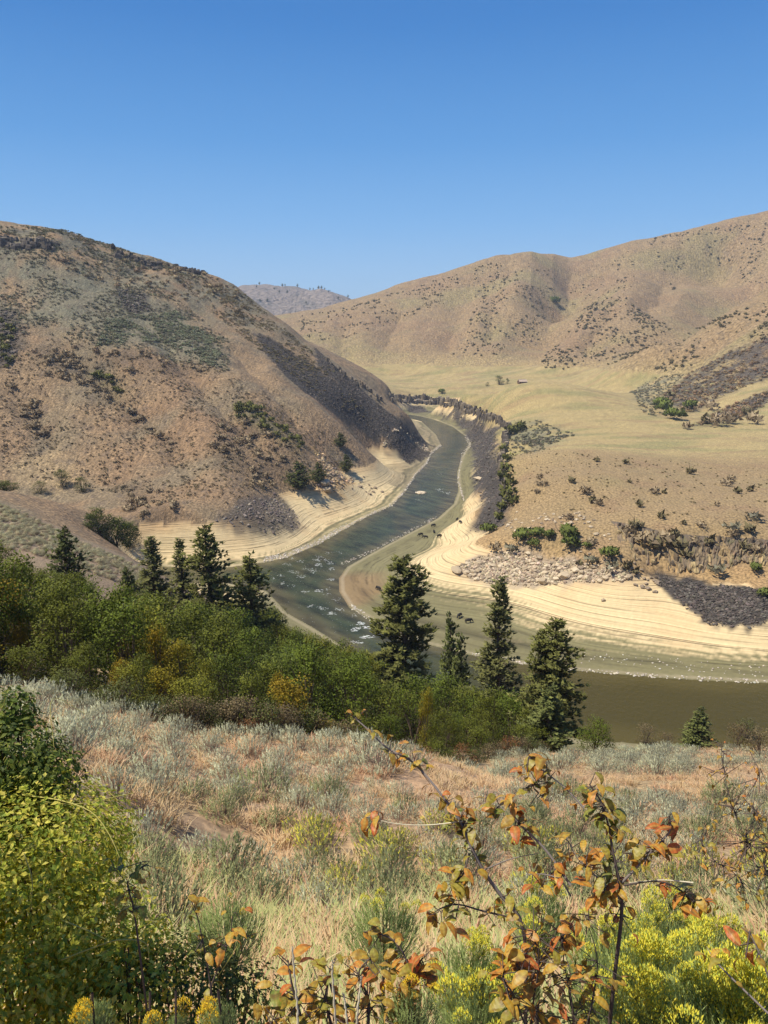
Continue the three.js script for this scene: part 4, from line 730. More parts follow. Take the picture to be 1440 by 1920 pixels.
{
  const r = rng(300), put = [];
  for (let k = 0; k < 9000 && put.length < 200; k++) {
    const px = -160 + 1220 * r(), t = Math.pow(r(), 1.15), d = mix(lerpAt(EDGE, px), lerpAt(BACK, px), t), [ux] = ray(px, 1200), x = ux * d, z = -d;
    if (put.some((q) => Math.hypot(q[0] - x, q[1] - z) < 1.9 + d * .012)) continue;
    const y = ground0(x, z), room = EYE + ray(px, lerpAt(CANOPY, px))[1] * d - y;
    let H = Math.min(room * (.86 + .16 * r()), 3.6 + 3.6 * r() + d * .035);
    if (t < .1) H = Math.min(H, 2.2 + 1.6 * r());
    if (px > 700 && t < .35) H = Math.min(H, 2.6 + 2 * r());
    if (H < 1.3) continue;
    put.push([x, z]);
    const topRow = project(x, y + H, z)[1], g = noise(px / 130 + 3, d / 22);
    let kind = g > .38 ? 'lime' : g > -.05 ? 'olive' : 'green';
    if (px > 190 && px < 400 && topRow > 1150 && d < 62) kind = r() < .5 ? 'lime' : 'olive'; else if (px > 480 && px < 620 && topRow > 1230 && r() < .15) kind = 'orange'; else if (px < 60 && topRow > 1080 && r() < .12) kind = 'orange'; else if (px > 380 && px < 560 && topRow > 1200 && r() < .5) kind = 'dark';
    if (px < 190 && kind === 'green' && r() < .5) kind = 'olive';
    const w = H * (.36 + .16 * r()) * (H < 3 ? 1.4 : 1);
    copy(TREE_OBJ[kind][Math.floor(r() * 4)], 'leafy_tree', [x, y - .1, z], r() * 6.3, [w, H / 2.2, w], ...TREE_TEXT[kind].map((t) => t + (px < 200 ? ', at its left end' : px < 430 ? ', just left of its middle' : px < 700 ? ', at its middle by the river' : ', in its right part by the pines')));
  }
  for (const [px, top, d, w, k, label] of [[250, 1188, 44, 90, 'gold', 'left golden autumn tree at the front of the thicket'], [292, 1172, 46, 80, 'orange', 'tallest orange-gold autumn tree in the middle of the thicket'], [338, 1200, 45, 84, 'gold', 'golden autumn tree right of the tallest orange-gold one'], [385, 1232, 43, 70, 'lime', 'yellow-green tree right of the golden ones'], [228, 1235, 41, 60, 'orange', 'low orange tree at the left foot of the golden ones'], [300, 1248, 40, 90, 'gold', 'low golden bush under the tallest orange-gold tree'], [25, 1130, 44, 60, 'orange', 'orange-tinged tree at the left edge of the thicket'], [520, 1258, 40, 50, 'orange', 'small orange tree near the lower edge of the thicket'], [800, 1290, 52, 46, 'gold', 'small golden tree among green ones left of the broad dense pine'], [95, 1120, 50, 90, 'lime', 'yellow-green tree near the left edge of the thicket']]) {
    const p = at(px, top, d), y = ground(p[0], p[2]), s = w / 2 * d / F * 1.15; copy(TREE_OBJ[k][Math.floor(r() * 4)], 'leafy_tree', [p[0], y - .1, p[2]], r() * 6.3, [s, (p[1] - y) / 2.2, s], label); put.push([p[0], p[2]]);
  }
  // the low willows that hide the near shore
  for (let px = 425; px < 735; px += 6.5) {
    const d = mix(118, 200, r()) * (px > 620 ? .82 : 1), top = lerpAt([[420, 1118], [500, 1122], [540, 1154], [560, 1172], [600, 1188], [650, 1200], [700, 1222], [740, 1236]], px) + 3 + 22 * r(), p = at(px, top, d), y = ground(p[0], p[2]), H = p[1] - y; if (H < 1.2 || wet(p[0], p[2], 10) < 1) continue;
    const kind = r() < .5 ? 'green' : r() < .6 ? 'olive' : 'lime', w = Math.min(3.6, H * (.45 + .25 * r()) + .6);
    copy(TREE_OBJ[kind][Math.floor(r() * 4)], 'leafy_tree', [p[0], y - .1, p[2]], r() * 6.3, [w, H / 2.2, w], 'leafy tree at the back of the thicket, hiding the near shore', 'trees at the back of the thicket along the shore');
  }
  // twiggy brown bushes along the lower edge of the thicket
  const twig = { brown: [1, 1, 1], red: [1.3, .8, .65], grey: [1.25, 1.3, 1.35], olive: [.7, 1.05, .6] }, obj = Object.fromEntries(Object.entries(twig).map(([k, t]) => [k, TWIGGY.map((g) => treeOf(g, 'twiggy_bush', foliage(t), 'bush'))]));
  const text = { brown: ['brown twiggy bush along the lower edge of the thicket', 'brown bushes at the thicket edge'], red: ['reddish twiggy bush along the lower edge of the thicket', 'reddish bushes at the thicket edge'], grey: ['grey bare bush along the lower edge of the thicket', 'grey bushes at the thicket edge'], olive: ['olive twiggy bush along the lower edge of the thicket', 'olive bushes at the thicket edge'] };
  for (let px = 120; px < 1030; px += 15) { const d = lerpAt(EDGE, px) - 1.2 + 2 * (r() - .5), x = ray(px, 1350)[0] * d, k = px < 430 ? (r() < .2 ? 'brown' : 'olive') : r() < .4 ? 'brown' : r() < .14 ? 'red' : r() < .35 ? 'grey' : 'olive', s = (px < 430 ? .6 : .8) + .8 * r(); copy(obj[k][Math.floor(r() * 2)], 'twiggy_bush', [x, ground(x, -d) - .1, -d], r() * 6, [s * .9, s * .85, s * .9], ...text[k]); }
  for (const [px, py, w, h, k, label] of [[1378, 1408, 60, 60, 'brown', 'brown rounded bush left of the frame-edge bush by the pool'], [1425, 1425, 70, 62, 'grey', 'grey-brown bush at the right edge by the pool'], [1290, 1402, 40, 34, 'olive', 'small olive bush under the little dark pine'], [1210, 1396, 50, 44, 'grey', 'grey brush beside the pale sage clump by the pool'], [1245, 1408, 44, 40, 'brown', 'brown brush behind the pale sage clump'], [1395, 1390, 50, 44, 'olive', 'olive brush between the pool and the brown rounded bush']]) { const p = hit(px, py, 20), s = w / 2 * -p[2] / F * 1.1; copy(obj[k][0], 'twiggy_bush', add3(p, [0, -.1, 0]), r() * 6, [s, h * -p[2] / F / 1.5 * 1.1, s], label); }
  { const p = hit(1118, 1418, 20), s = 48 * -p[2] / F * 1.1; copy(TREE_OBJ.green[0], 'leafy_tree', add3(p, [0, -.1, 0]), 1, [s, 78 * -p[2] / F / 2.2 * 1.15, s], 'round green bush right of the broad dense pine'); }
  // trees far off
  for (const [px, foot, w, h, k, label, from] of [[190, 1022, 52, 54, 'dark', 'left one of the dark green tree clump behind the sage shoulder', 225], [218, 1024, 56, 58, 'dark', 'middle one of the dark green tree clump behind the sage shoulder', 225], [242, 1022, 40, 46, 'dark', 'right one of the dark green tree clump behind the sage shoulder', 225], [14, 934, 44, 22, 'green', 'low green bush at the left edge under the mountain', 225], [75, 926, 30, 20, 'dark', 'grey-green bush right of the low one under the mountain', 225], [115, 912, 36, 26, 'dark', 'dull bush on the dry grass at the mountain foot', 225], [155, 920, 30, 22, 'dark', 'rightmost dull bush at the mountain foot', 225], [936, 721, 22, 17, 'dark', 'broad dark tree left of the cabin on the meadow', 700], [951, 720, 9, 11, 'dark', 'slim dark tree between the broad tree and the cabin', 700], [914, 724, 9, 8, 'olive', 'small bush left of the broad tree on the meadow', 700]]) {
    const p = hit(px, foot, from); if (!p) continue; const s = w / 2 * -p[2] / F * 1.05; copy(from === 225 && w > 38 ? DENSE : TREE_OBJ[k][Math.floor(r() * 4)], 'leafy_tree', add3(p, [0, -.2, 0]), r() * 6, from === 225 ? [s * 1.15, h * -p[2] / F / 1.7, s * 1.15] : [s, h * -p[2] / F / 2.2, s], label);
  }
  // scattered trees along the far ridge
  for (let k = 0; k < 30; k++) {
    const px = 458 + 195 * r(), onTop = k < 14, b = Math.atan2(ray(px, 560)[0], 1); let best = null, e0 = -1;
    for (let d = 2500; d < 4100; d += 20) { const x = Math.tan(b) * d, h = ground(x, -d), e = (h - EYE) / d; if (e > e0) { e0 = e; best = [x, h, -d]; } }
    if (!onTop) { const d = -best[2] - 100 - 500 * r(); best = [Math.tan(b) * d, ground(Math.tan(b) * d, -d), -d]; }
    const s = 4 + 4.5 * r(); copy(PINE_OBJ[4], 'ridge_tree', best, 0, [s / 2.6, s * 1.5 / 6, s / 2.6], 'tiny dark tree on the hazy far ridge', 'trees on the far ridge');
  }
}

// ───────────── sage, rabbitbrush and dry grass on the near slope ─────────────
function wandBush(seed, o) {                                  // upright leafy wands from one woody base; about 1 wide
  const r = rng(seed), s = new Soup(), { n = 120, H = .75, spread = .5, dark, light, leaf = .05, per = 7, wood = [.26, .20, .16], tip = null, thin = .2 } = o;
  for (let i = 0; i < n; i++) {
    const a = r() * 6.283, q = Math.sqrt(r()) * spread, lean = .25 + .75 * q / spread, c = [Math.cos(a) * q * .55, .03, Math.sin(a) * q * .55], h = H * (.6 + .45 * r()) * (1 - .35 * (q / spread) ** 2), top = [Math.cos(a) * q * (1 + .25 * r()), h, Math.sin(a) * q * (1 + .25 * r())];
    const side = norm3([Math.sin(a) + r() - .5, 0, -Math.cos(a) + r() - .5]), f0 = .55 + .45 * r(), mid = add3([mix(c[0], top[0], .5), h * .5, mix(c[2], top[2], .5)], [Math.cos(a) * .03 * lean, 0, Math.sin(a) * .03 * lean]), nn = norm3([Math.cos(a) * .6, .8, Math.sin(a) * .6]);
    s.quad(add3(c, side, -.006), add3(c, side, .006), add3(mid, side, .005), add3(mid, side, -.005), wood, nn);
    for (let k = 0; k < per; k++) {
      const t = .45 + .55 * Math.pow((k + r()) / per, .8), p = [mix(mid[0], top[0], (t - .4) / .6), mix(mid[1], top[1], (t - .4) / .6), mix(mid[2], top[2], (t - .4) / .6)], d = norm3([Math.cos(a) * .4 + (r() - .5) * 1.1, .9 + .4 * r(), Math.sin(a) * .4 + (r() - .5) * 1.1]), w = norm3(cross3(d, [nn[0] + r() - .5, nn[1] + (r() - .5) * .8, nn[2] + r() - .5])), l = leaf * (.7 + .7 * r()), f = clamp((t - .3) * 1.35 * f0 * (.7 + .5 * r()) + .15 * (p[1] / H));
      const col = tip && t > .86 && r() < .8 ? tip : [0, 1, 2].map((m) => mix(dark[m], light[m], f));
      s.tri(add3(p, w, -l * thin), add3(p, w, l * thin), add3(p, d, l * 1.35), col, nn);
    }
  }
  return s.geometry();
}
const bushMat = leafMat(.5, .95, { specularIntensity: .1 });
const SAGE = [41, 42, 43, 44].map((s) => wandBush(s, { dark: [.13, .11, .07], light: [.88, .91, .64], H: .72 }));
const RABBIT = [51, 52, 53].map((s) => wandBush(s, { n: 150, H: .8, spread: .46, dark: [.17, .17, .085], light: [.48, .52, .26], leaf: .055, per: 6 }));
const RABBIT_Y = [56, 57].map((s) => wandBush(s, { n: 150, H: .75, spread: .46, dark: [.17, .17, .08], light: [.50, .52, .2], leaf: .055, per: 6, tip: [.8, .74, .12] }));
function tuft(seed, n, H, spread, tones, width = .006) {       // dry grass blades, bent outwards
  const r = rng(seed), s = new Soup();
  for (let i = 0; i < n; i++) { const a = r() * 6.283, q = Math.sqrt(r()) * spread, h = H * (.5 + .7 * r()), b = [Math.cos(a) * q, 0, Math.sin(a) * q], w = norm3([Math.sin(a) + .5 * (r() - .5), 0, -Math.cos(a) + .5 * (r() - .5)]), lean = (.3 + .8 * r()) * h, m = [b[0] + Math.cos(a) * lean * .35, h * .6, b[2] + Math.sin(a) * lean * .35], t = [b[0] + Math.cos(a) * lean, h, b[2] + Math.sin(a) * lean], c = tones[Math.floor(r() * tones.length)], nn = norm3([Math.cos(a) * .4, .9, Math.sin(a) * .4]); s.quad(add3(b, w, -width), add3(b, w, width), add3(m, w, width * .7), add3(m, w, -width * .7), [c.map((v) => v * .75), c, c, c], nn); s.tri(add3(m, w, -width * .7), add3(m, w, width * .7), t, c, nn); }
  return s.geometry();
}
const grassMat = leafMat(.5, .95, { specularIntensity: .1 });
const TUFTS = [[[.74, .54, .31], [.82, .64, .40], [.64, .45, .26]], [[.72, .47, .28], [.62, .38, .23], [.78, .58, .37]], [[.62, .58, .27], [.80, .68, .38], [.52, .55, .24]]].map((t, i) => tuft(70 + i, 26, .27, .16, t, .008));
{
  const r = rng(400), sage = [], taken = [];
  const clear = (x, z, gap) => !taken.some((q) => (q[0] - x) ** 2 + (q[1] - z) ** 2 < gap * gap * q[2]);
  for (let k = 0; k < 60000 && sage.length < 900; k++) {
    const px = -220 + 1880 * r(), d = mix(8.5, 62, Math.pow(r(), .8)); if (d > lerpAt([...EDGE, [1300, 66], [1700, 68]], px) - 1) continue;
    const x = ray(px, 1400)[0] * d, z = -d, n = fbm(x / 6, z / 6, 2), [, py] = project(x, ground0(x, z), z);
    let keep = smooth(-.3, .25, n);
    if (px > 560 && py < 1500) keep *= smooth(.05, .35, noise(x / 7 + 5, z / 5)) * .8;                                     // bare tan ground in the upper right
    if (px > 1120 && px < 1300 && py < 1455 && py > 1400) keep = 1;                                                       // the pale clump by the pool
    if (px > 480 && px < 700 && py > 1650) keep *= .25;
    if (r() > keep) continue;
    const s = (.8 + .8 * r() * r()) * (py < 1480 ? 1.25 : 1); if (!clear(x, z, .98 * s + .15)) continue;
    taken.push([x, z, 1]); sage.push({ x, z, s, py, px });
  }
  sage.sort((a, b) => Math.hypot(a.x, a.z) / a.s - Math.hypot(b.x, b.z) / b.s);
  const sageObj = SAGE.map((g) => thingOf(g, bushMat, 'sagebrush')), rabObj = RABBIT.map((g) => thingOf(g, bushMat, 'rabbitbrush')), yelObj = RABBIT_Y.map((g) => thingOf(g, bushMat, 'rabbitbrush')), far = [], count = [0, 0, 0];
  for (const b of sage) {
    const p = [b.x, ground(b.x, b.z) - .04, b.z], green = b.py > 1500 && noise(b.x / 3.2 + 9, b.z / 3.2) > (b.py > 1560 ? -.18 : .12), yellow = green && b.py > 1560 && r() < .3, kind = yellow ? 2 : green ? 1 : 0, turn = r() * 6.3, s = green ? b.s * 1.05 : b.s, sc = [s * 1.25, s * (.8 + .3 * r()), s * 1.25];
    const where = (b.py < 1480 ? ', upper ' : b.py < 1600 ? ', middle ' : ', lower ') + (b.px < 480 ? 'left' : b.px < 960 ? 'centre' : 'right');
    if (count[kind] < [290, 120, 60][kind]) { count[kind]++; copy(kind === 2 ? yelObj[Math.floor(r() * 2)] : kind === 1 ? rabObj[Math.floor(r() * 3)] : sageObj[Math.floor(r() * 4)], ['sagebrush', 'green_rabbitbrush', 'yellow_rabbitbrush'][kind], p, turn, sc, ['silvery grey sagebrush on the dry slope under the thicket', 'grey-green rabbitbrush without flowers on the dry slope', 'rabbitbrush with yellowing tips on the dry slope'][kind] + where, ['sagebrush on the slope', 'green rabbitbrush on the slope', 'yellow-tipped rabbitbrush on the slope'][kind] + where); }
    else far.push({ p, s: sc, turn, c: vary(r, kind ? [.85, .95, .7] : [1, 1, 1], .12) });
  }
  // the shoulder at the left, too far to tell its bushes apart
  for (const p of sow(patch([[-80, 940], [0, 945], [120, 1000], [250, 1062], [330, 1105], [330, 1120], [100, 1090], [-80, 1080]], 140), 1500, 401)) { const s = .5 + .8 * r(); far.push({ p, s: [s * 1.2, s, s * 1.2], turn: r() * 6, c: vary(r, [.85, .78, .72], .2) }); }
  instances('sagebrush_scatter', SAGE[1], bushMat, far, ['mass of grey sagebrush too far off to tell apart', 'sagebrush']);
  const grass = [[], [], []];
  for (let k = 0; k < 26000; k++) {
    const px = -260 + 1960 * r(), d = mix(2.4, 66, Math.pow(r(), .95)); if (d > lerpAt([...EDGE, [1300, 68], [1700, 70]], px)) continue;
    const x = ray(px, 1400)[0] * d, z = -d, n = fbm(x / 3 + 4, z / 3, 2), s = (.6 + .7 * r()), near = d < 14 && r() < .55;
    if (d > 14 && noise(x / 1.7, z / 1.7) < .03) continue;
    grass[near ? 2 : n > .12 ? 1 : 0].push({ p: [x, ground(x, z) - .02, z], s: [s * 1.3, s * (.6 + .5 * r()), s * 1.3], turn: r() * 6.3, c: vary(r, [1, 1, 1], .2) });
  }
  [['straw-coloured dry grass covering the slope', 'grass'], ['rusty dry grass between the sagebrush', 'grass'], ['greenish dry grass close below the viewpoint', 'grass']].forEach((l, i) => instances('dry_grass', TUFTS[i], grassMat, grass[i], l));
}

// ───────────── whitewater ─────────────
{
  const r = rng(500), list = [], s = new Soup();
  for (let k = 0; k < 9; k++) { const y = .02 + .1 * r(), x = (r() - .5) * 1.6, z = (r() - .5) * .5, w = .18 + .45 * r(), h = .08 + .12 * r(); const a = [x - w, y, z], b = [x + w * .9, y, z + .1], c = [x + (r() - .5) * w, y + .12, z - h], d = [x + (r() - .5) * w * .6, y + .03, z + h * 1.4]; s.tri(a, b, c, [1, 1, 1], [0, 1, 0]); s.tri(a, d, b, [1, 1, 1], [0, 1, 0]); }
  const g = s.geometry(), spot = (px, py, k) => { const p = atLevel(px, py, .02); if (wet(p[0], p[2]) > -1) return; list.push({ p, s: [k * (.22 + .4 * r()), k * .5, k * (.3 + .35 * r())], turn: (r() - .5) * .8, c: vary(r, [.56, .58, .56], .25) }); };
  for (const [px, py, n, k] of [[563, 1053, 3, .9], [550, 1048, 3, .7], [537, 1058, 3, .9], [600, 1044, 4, .8], [594, 1050, 4, 1], [596, 1059, 5, 1.2], [612, 1049, 3, .8], [617, 1056, 4, 1], [615, 1037, 3, .7], [634, 1036, 2, .7], [586, 1068, 4, .9], [572, 1066, 3, .7], [587, 1073, 3, .8], [622, 1067, 4, .9], [526, 1079, 3, .8], [565, 1081, 4, 1], [553, 1074, 4, .8], [545, 1071, 3, .7], [528, 1093, 3, .8], [546, 1099, 2, .8], [620, 1086, 4, 1], [571, 1109, 3, .9], [597, 1108, 4, 1.1], [613, 1104, 2, .7], [614, 1113, 2, .8], [582, 1136, 3, .9], [600, 1140, 3, .8], [609, 1141, 3, .9], [623, 1150, 5, 1], [637, 1143, 4, .9], [665, 1154, 3, .7], [676, 1169, 5, 1.3], [668, 1178, 5, 1.2], [688, 1177, 5, 1.3], [666, 1182, 4, 1], [682, 1195, 4, 1.3], [693, 1194, 4, 1.2], [664, 1204, 3, 1], [676, 1206, 3, 1], [824, 918, 3, 1.3], [838, 924, 3, 1.4], [829, 921, 2, 1], [784, 938, 2, .9], [824, 888, 2, .8], [630, 1124, 2, .8], [515, 1085, 2, .7], [580, 1021, 2, .6]]) for (let i = 0; i < n * 4; i++) spot(px + 9 * (r() + r() - 1), py + 3.4 * (r() + r() - 1), k * .62);
  for (let i = 0; i < 260; i++) spot(mix(505, 700, r()), mix(1030, 1200, r()), .25);
  instances('whitewater', g, mat([.9, .9, .9], .6), list, ['white ripples breaking over the shallow rapids of the river', 'whitewater']);
}
// ───────────── cattle on the green flat ─────────────
{
  const limb = (pts, rad, sides = 8) => tube(pts, rad, sides), hide = mat([.018, .015, .014], .8);
  const body = new THREE.SphereGeometry(1, 14, 10); body.scale(.95, .42, .34); body.translate(0, .98, 0);
  const parts = [body, limb([[.75, 1.1, 0], [1.05, .95, 0], [1.3, .55, 0]], [.3, .22, .13]), limb([[1.26, .62, 0], [1.42, .38, 0], [1.5, .2, 0]], [.15, .13, .08]), limb([[-.9, 1.2, 0], [-1.02, 1, 0], [-1, .45, 0]], [.05, .03, .04], 5)];
  for (const [x, z] of [[.62, .2], [.58, -.2], [-.62, .22], [-.7, -.2]]) parts.push(limb([[x, .95, z], [x + (x < 0 ? -.08 : 0), .5, z], [x, 0, z]], [.17, .09, .06], 6));
  for (const z of [.12, -.12]) parts.push(limb([[1.22, .72, z], [1.16, .76, z * 2.2]], [.05, .02], 5));
  parts.forEach((g) => { for (const k of Object.keys(g.attributes)) if (!['position', 'normal', 'uv'].includes(k)) g.deleteAttribute(k); });
  const cow = thingOf(mergeGeometries(parts.map((g) => g.index ? g.toNonIndexed() : g)), hide, 'cow'), r = rng(510);
  [[812, 988, 'topmost black cow of the herd on the green flat by the water'], [814, 1000, 'black cow between the topmost one and the pair on the flat'], [789, 1005, 'leftmost black cow of the upstream herd, nearest the water'], [798, 1010, 'lowest black cow of the upstream herd'], [823, 1008, 'rightmost black cow of the upstream herd on the flat'], [857, 977, 'upper black cow at the edge of the strand lines'], [863, 982, 'lower black cow at the edge of the strand lines'], [862, 1158, 'black cow on the flat above its neighbour by the tall slender pine'], [878, 1168, 'black cow below its neighbour left of the tall slender pine'], [710, 1107, 'left black cow near the tip of the gravel point'], [724, 1109, 'right black cow near the tip, beside the tall shaggy pine']].forEach(([px, py, l]) => { const p = hit(px, py, 120); if (p) copy(cow, 'cow', [p[0], p[1] - .03, p[2]], r() * 6.3, 1.05, l); });
}
// ───────────── the cabin on the meadow ─────────────
{
  const p = hit(979, 719, 700), g = tag(base('cabin', add3(p, [0, -.3, 0]), .35), 'small weathered cabin with a pale metal roof far out on the meadow', 'cabin');
  const L = 10.5, W = 6, h = 2.6, top = 5, s = new Soup(), wood = [.14, .085, .055];
  s.quad([-L / 2, 0, W / 2], [L / 2, 0, W / 2], [L / 2, h, W / 2], [-L / 2, h, W / 2], wood); s.quad([L / 2, 0, -W / 2], [-L / 2, 0, -W / 2], [-L / 2, h, -W / 2], [L / 2, h, -W / 2], wood);
  for (const k of [-1, 1]) { s.quad([k * L / 2, 0, -k * -W / 2], [k * L / 2, 0, k * -W / 2], [k * L / 2, h, k * -W / 2], [k * L / 2, h, -k * -W / 2], wood); s.tri([k * L / 2, h, k * W / 2], [k * L / 2, h, -k * W / 2], [k * L / 2, top, 0], wood); }
  mesh('wall', s.geometry(), mat([1, 1, 1], .9, { vertexColors: true, side: THREE.DoubleSide }), g);
  for (const k of [-1, 1]) { const b = mesh('roof_slope', new THREE.BoxGeometry(L + .8, .12, Math.hypot(W / 2 + .5, top - h) + .3), mat([.52, .40, .30], .6), g); b.position.set(0, (h + top) / 2 - .05, k * (W / 4 + .1)); b.rotation.x = k * Math.atan2(top - h, W / 2); }
  const d = mesh('door', new THREE.BoxGeometry(1, 2, .1), mat([.05, .035, .03], .9), g); d.position.set(-1, 1, W / 2 + .04);
}

// ───────────── the shrubs right under the viewpoint ─────────────
function leafGeometry(seed, base, tip) {                      // an ovate leaf, folded along its rib, curling down, with side veins; 1 long along +x
  const r = rng(seed), s = new Soup(), n = 10, P = [], curl = .5 + 1.3 * r(), fold = .1 + .3 * r(), wide = .2 + .055 * r(), wave = .05 * r(), twist = (r() - .5) * .5, bite = r() < .3 ? Math.floor(3 + 5 * r()) : -1;
  for (let i = 0; i <= n; i++) {
    const t = i / n, w = wide * Math.pow(Math.sin(Math.PI * Math.pow(t, .82)), .8) * (t > .98 ? 0 : 1), a = curl * t * t, x = t * Math.cos(a * .6), y = -t * Math.sin(a * .6) * .8, row = [];
    for (const e of [-1, -.5, 0, .5, 1]) { const q = w * e * (i === bite && e === 1 ? .55 : 1), u = Math.abs(e) * w; row.push([x - Math.abs(e) * .03, y + fold * u * 1.7 - 1.5 * fold * u * u / (w + .01) * .6 + twist * q * t + wave * Math.sin(t * 14 + e * 2) * Math.abs(e), q]); }
    P.push(row);
  }
  const spots = [0, 1, 2, 3].map(() => [r(), r() * 2 - 1, .1 + .16 * r()]);
  const tone = (t, e, vein) => { const k = clamp(t * .75 + Math.abs(e) * .4 + .3 * (r() - .5)); let c = [0, 1, 2].map((m) => mix(base[m], tip[m], k)); if (e === 0) c = c.map((v, m) => mix(v, [.55, .42, .12][m], .45)); if (vein) c = c.map((v) => v * .78); for (const [a, b, q] of spots) if (Math.hypot(t - a, (e - b) * .3) < q * .6) c = c.map((v, m) => mix(v, [.16, .07, .025][m], .55)); return c; };
  for (let i = 0; i < n; i++) for (let k = 0; k < 4; k++) { const t = i / n, E = [-1, -.5, 0, .5, 1], v = i % 2 === 1, nn = norm3([.3 * t, .9, k < 2 ? -.3 : .3]); s.quad(P[i][k], P[i][k + 1], P[i + 1][k + 1], P[i + 1][k], [tone(t, E[k], v), tone(t, E[k + 1], v), tone(t + .1, E[k + 1], !v), tone(t + .1, E[k], !v)], nn); }
  return s.geometry();
}
const LEAF_TONES = { orange: [[.56, .31, .04], [.62, .21, .03]], amber: [[.48, .36, .045], [.58, .30, .035]], olive: [[.26, .28, .035], [.44, .31, .04]], green: [[.13, .20, .03], [.26, .27, .04]], rust: [[.52, .20, .035], [.56, .12, .03]], gold: [[.46, .33, .04], [.42, .22, .035]] };
const LEAVES = Object.fromEntries(Object.entries(LEAF_TONES).map(([k, [a, b]], i) => [k, [1, 2, 3, 4].map((j) => leafGeometry(600 + i * 10 + j, a, b))]));
const bigLeafMat = leafMat(.30, .45, { specularIntensity: .5 }), twigMat = mat([.20, .165, .145], .8), darkTwigMat = mat([.085, .06, .05], .8), caneMat = mat([.45, .40, .10], .7), paleMat = mat([.62, .55, .38], .8);
function leafAt(parent, p, dir, size, tone, r) {
  const d = norm3(dir), side = norm3(cross3([0, 1, 0], d)), up = norm3(cross3(d, side)), w = (r() - .5) * 1.1, u2 = norm3(add3(up.map((v) => v * Math.cos(w)), side, Math.sin(w))), z = norm3(cross3(d, u2));
  const m = mesh('leaf', LEAVES[tone][Math.floor(r() * 4)], bigLeafMat, parent);
  m.matrix.makeBasis(new THREE.Vector3(...d), new THREE.Vector3(...u2), new THREE.Vector3(...z)); m.quaternion.setFromRotationMatrix(m.matrix); m.position.set(...add3(p, [parent.position.x, parent.position.y, parent.position.z], -1)); m.scale.set(size, size, size * (.85 + .35 * r()));
}
const MIXES = { warm: ['orange', 'amber', 'olive', 'orange', 'rust', 'amber', 'gold'], green: ['green', 'olive', 'green', 'olive', 'amber'], olive: ['olive', 'amber', 'olive', 'green', 'orange'], red: ['rust', 'orange', 'rust', 'amber'], gold: ['gold', 'amber', 'gold', 'olive', 'orange'] };
// a shrub from branches traced in the photograph: nodes [column, row, metres ahead, leaves, mix, leaf length]
function leafShrub(name, label, root, branches, seed, category = 'shrub') {
  const r = rng(seed), R = at(...root), g = tag(base(name, [R[0], ground(R[0], R[2]), R[2]]), label, category), rel = (p) => add3(p, [g.position.x, g.position.y, g.position.z], -1);
  for (const { w = .004, dark, nodes, pale } of branches) {
    const pts = nodes.map(([px, py, d]) => at(px, py, d)), smoothPts = new THREE.CatmullRomCurve3(pts.map((p) => new THREE.Vector3(...rel(p)))).getPoints(pts.length * 4).map((v) => [v.x, v.y, v.z]);
    mesh('branch', tube(smoothPts, smoothPts.map((_, i) => w * (1 - .72 * i / smoothPts.length)), 6), pale ? paleMat : dark ? darkTwigMat : twigMat, g);
    nodes.forEach(([, , , n = 0, kind = 'warm', size = .055, spread = 1], i) => {
      for (let k = 0; k < Math.round(n * 1.6); k++) {
        const back = pts[Math.max(0, i - 1)], t = r() * Math.min(.5, .05 / (Math.hypot(...add3(pts[i], back, -1)) + .01)), j = () => (r() - .5) * .066 * spread, p0 = add3(pts[i], add3(back, pts[i], -1), t), p = add3(p0, [j(), j(), j()]), a = r() * 6.283, d = [Math.cos(a), -.15 + .75 * (r() - .45), Math.sin(a) * .75 + .15], tone = MIXES[kind][Math.floor(r() * MIXES[kind].length)];
        if (n > 2) mesh('twig', tube([rel(p0), rel(add3(p0, add3(p, p0, -1), .6)), rel(p)], [.0016, .0013, .001], 4), darkTwigMat, g);
        leafAt(g, p, d, size * (.5 + .55 * r()), tone, r);
      }
    });
  }
  return g;
}
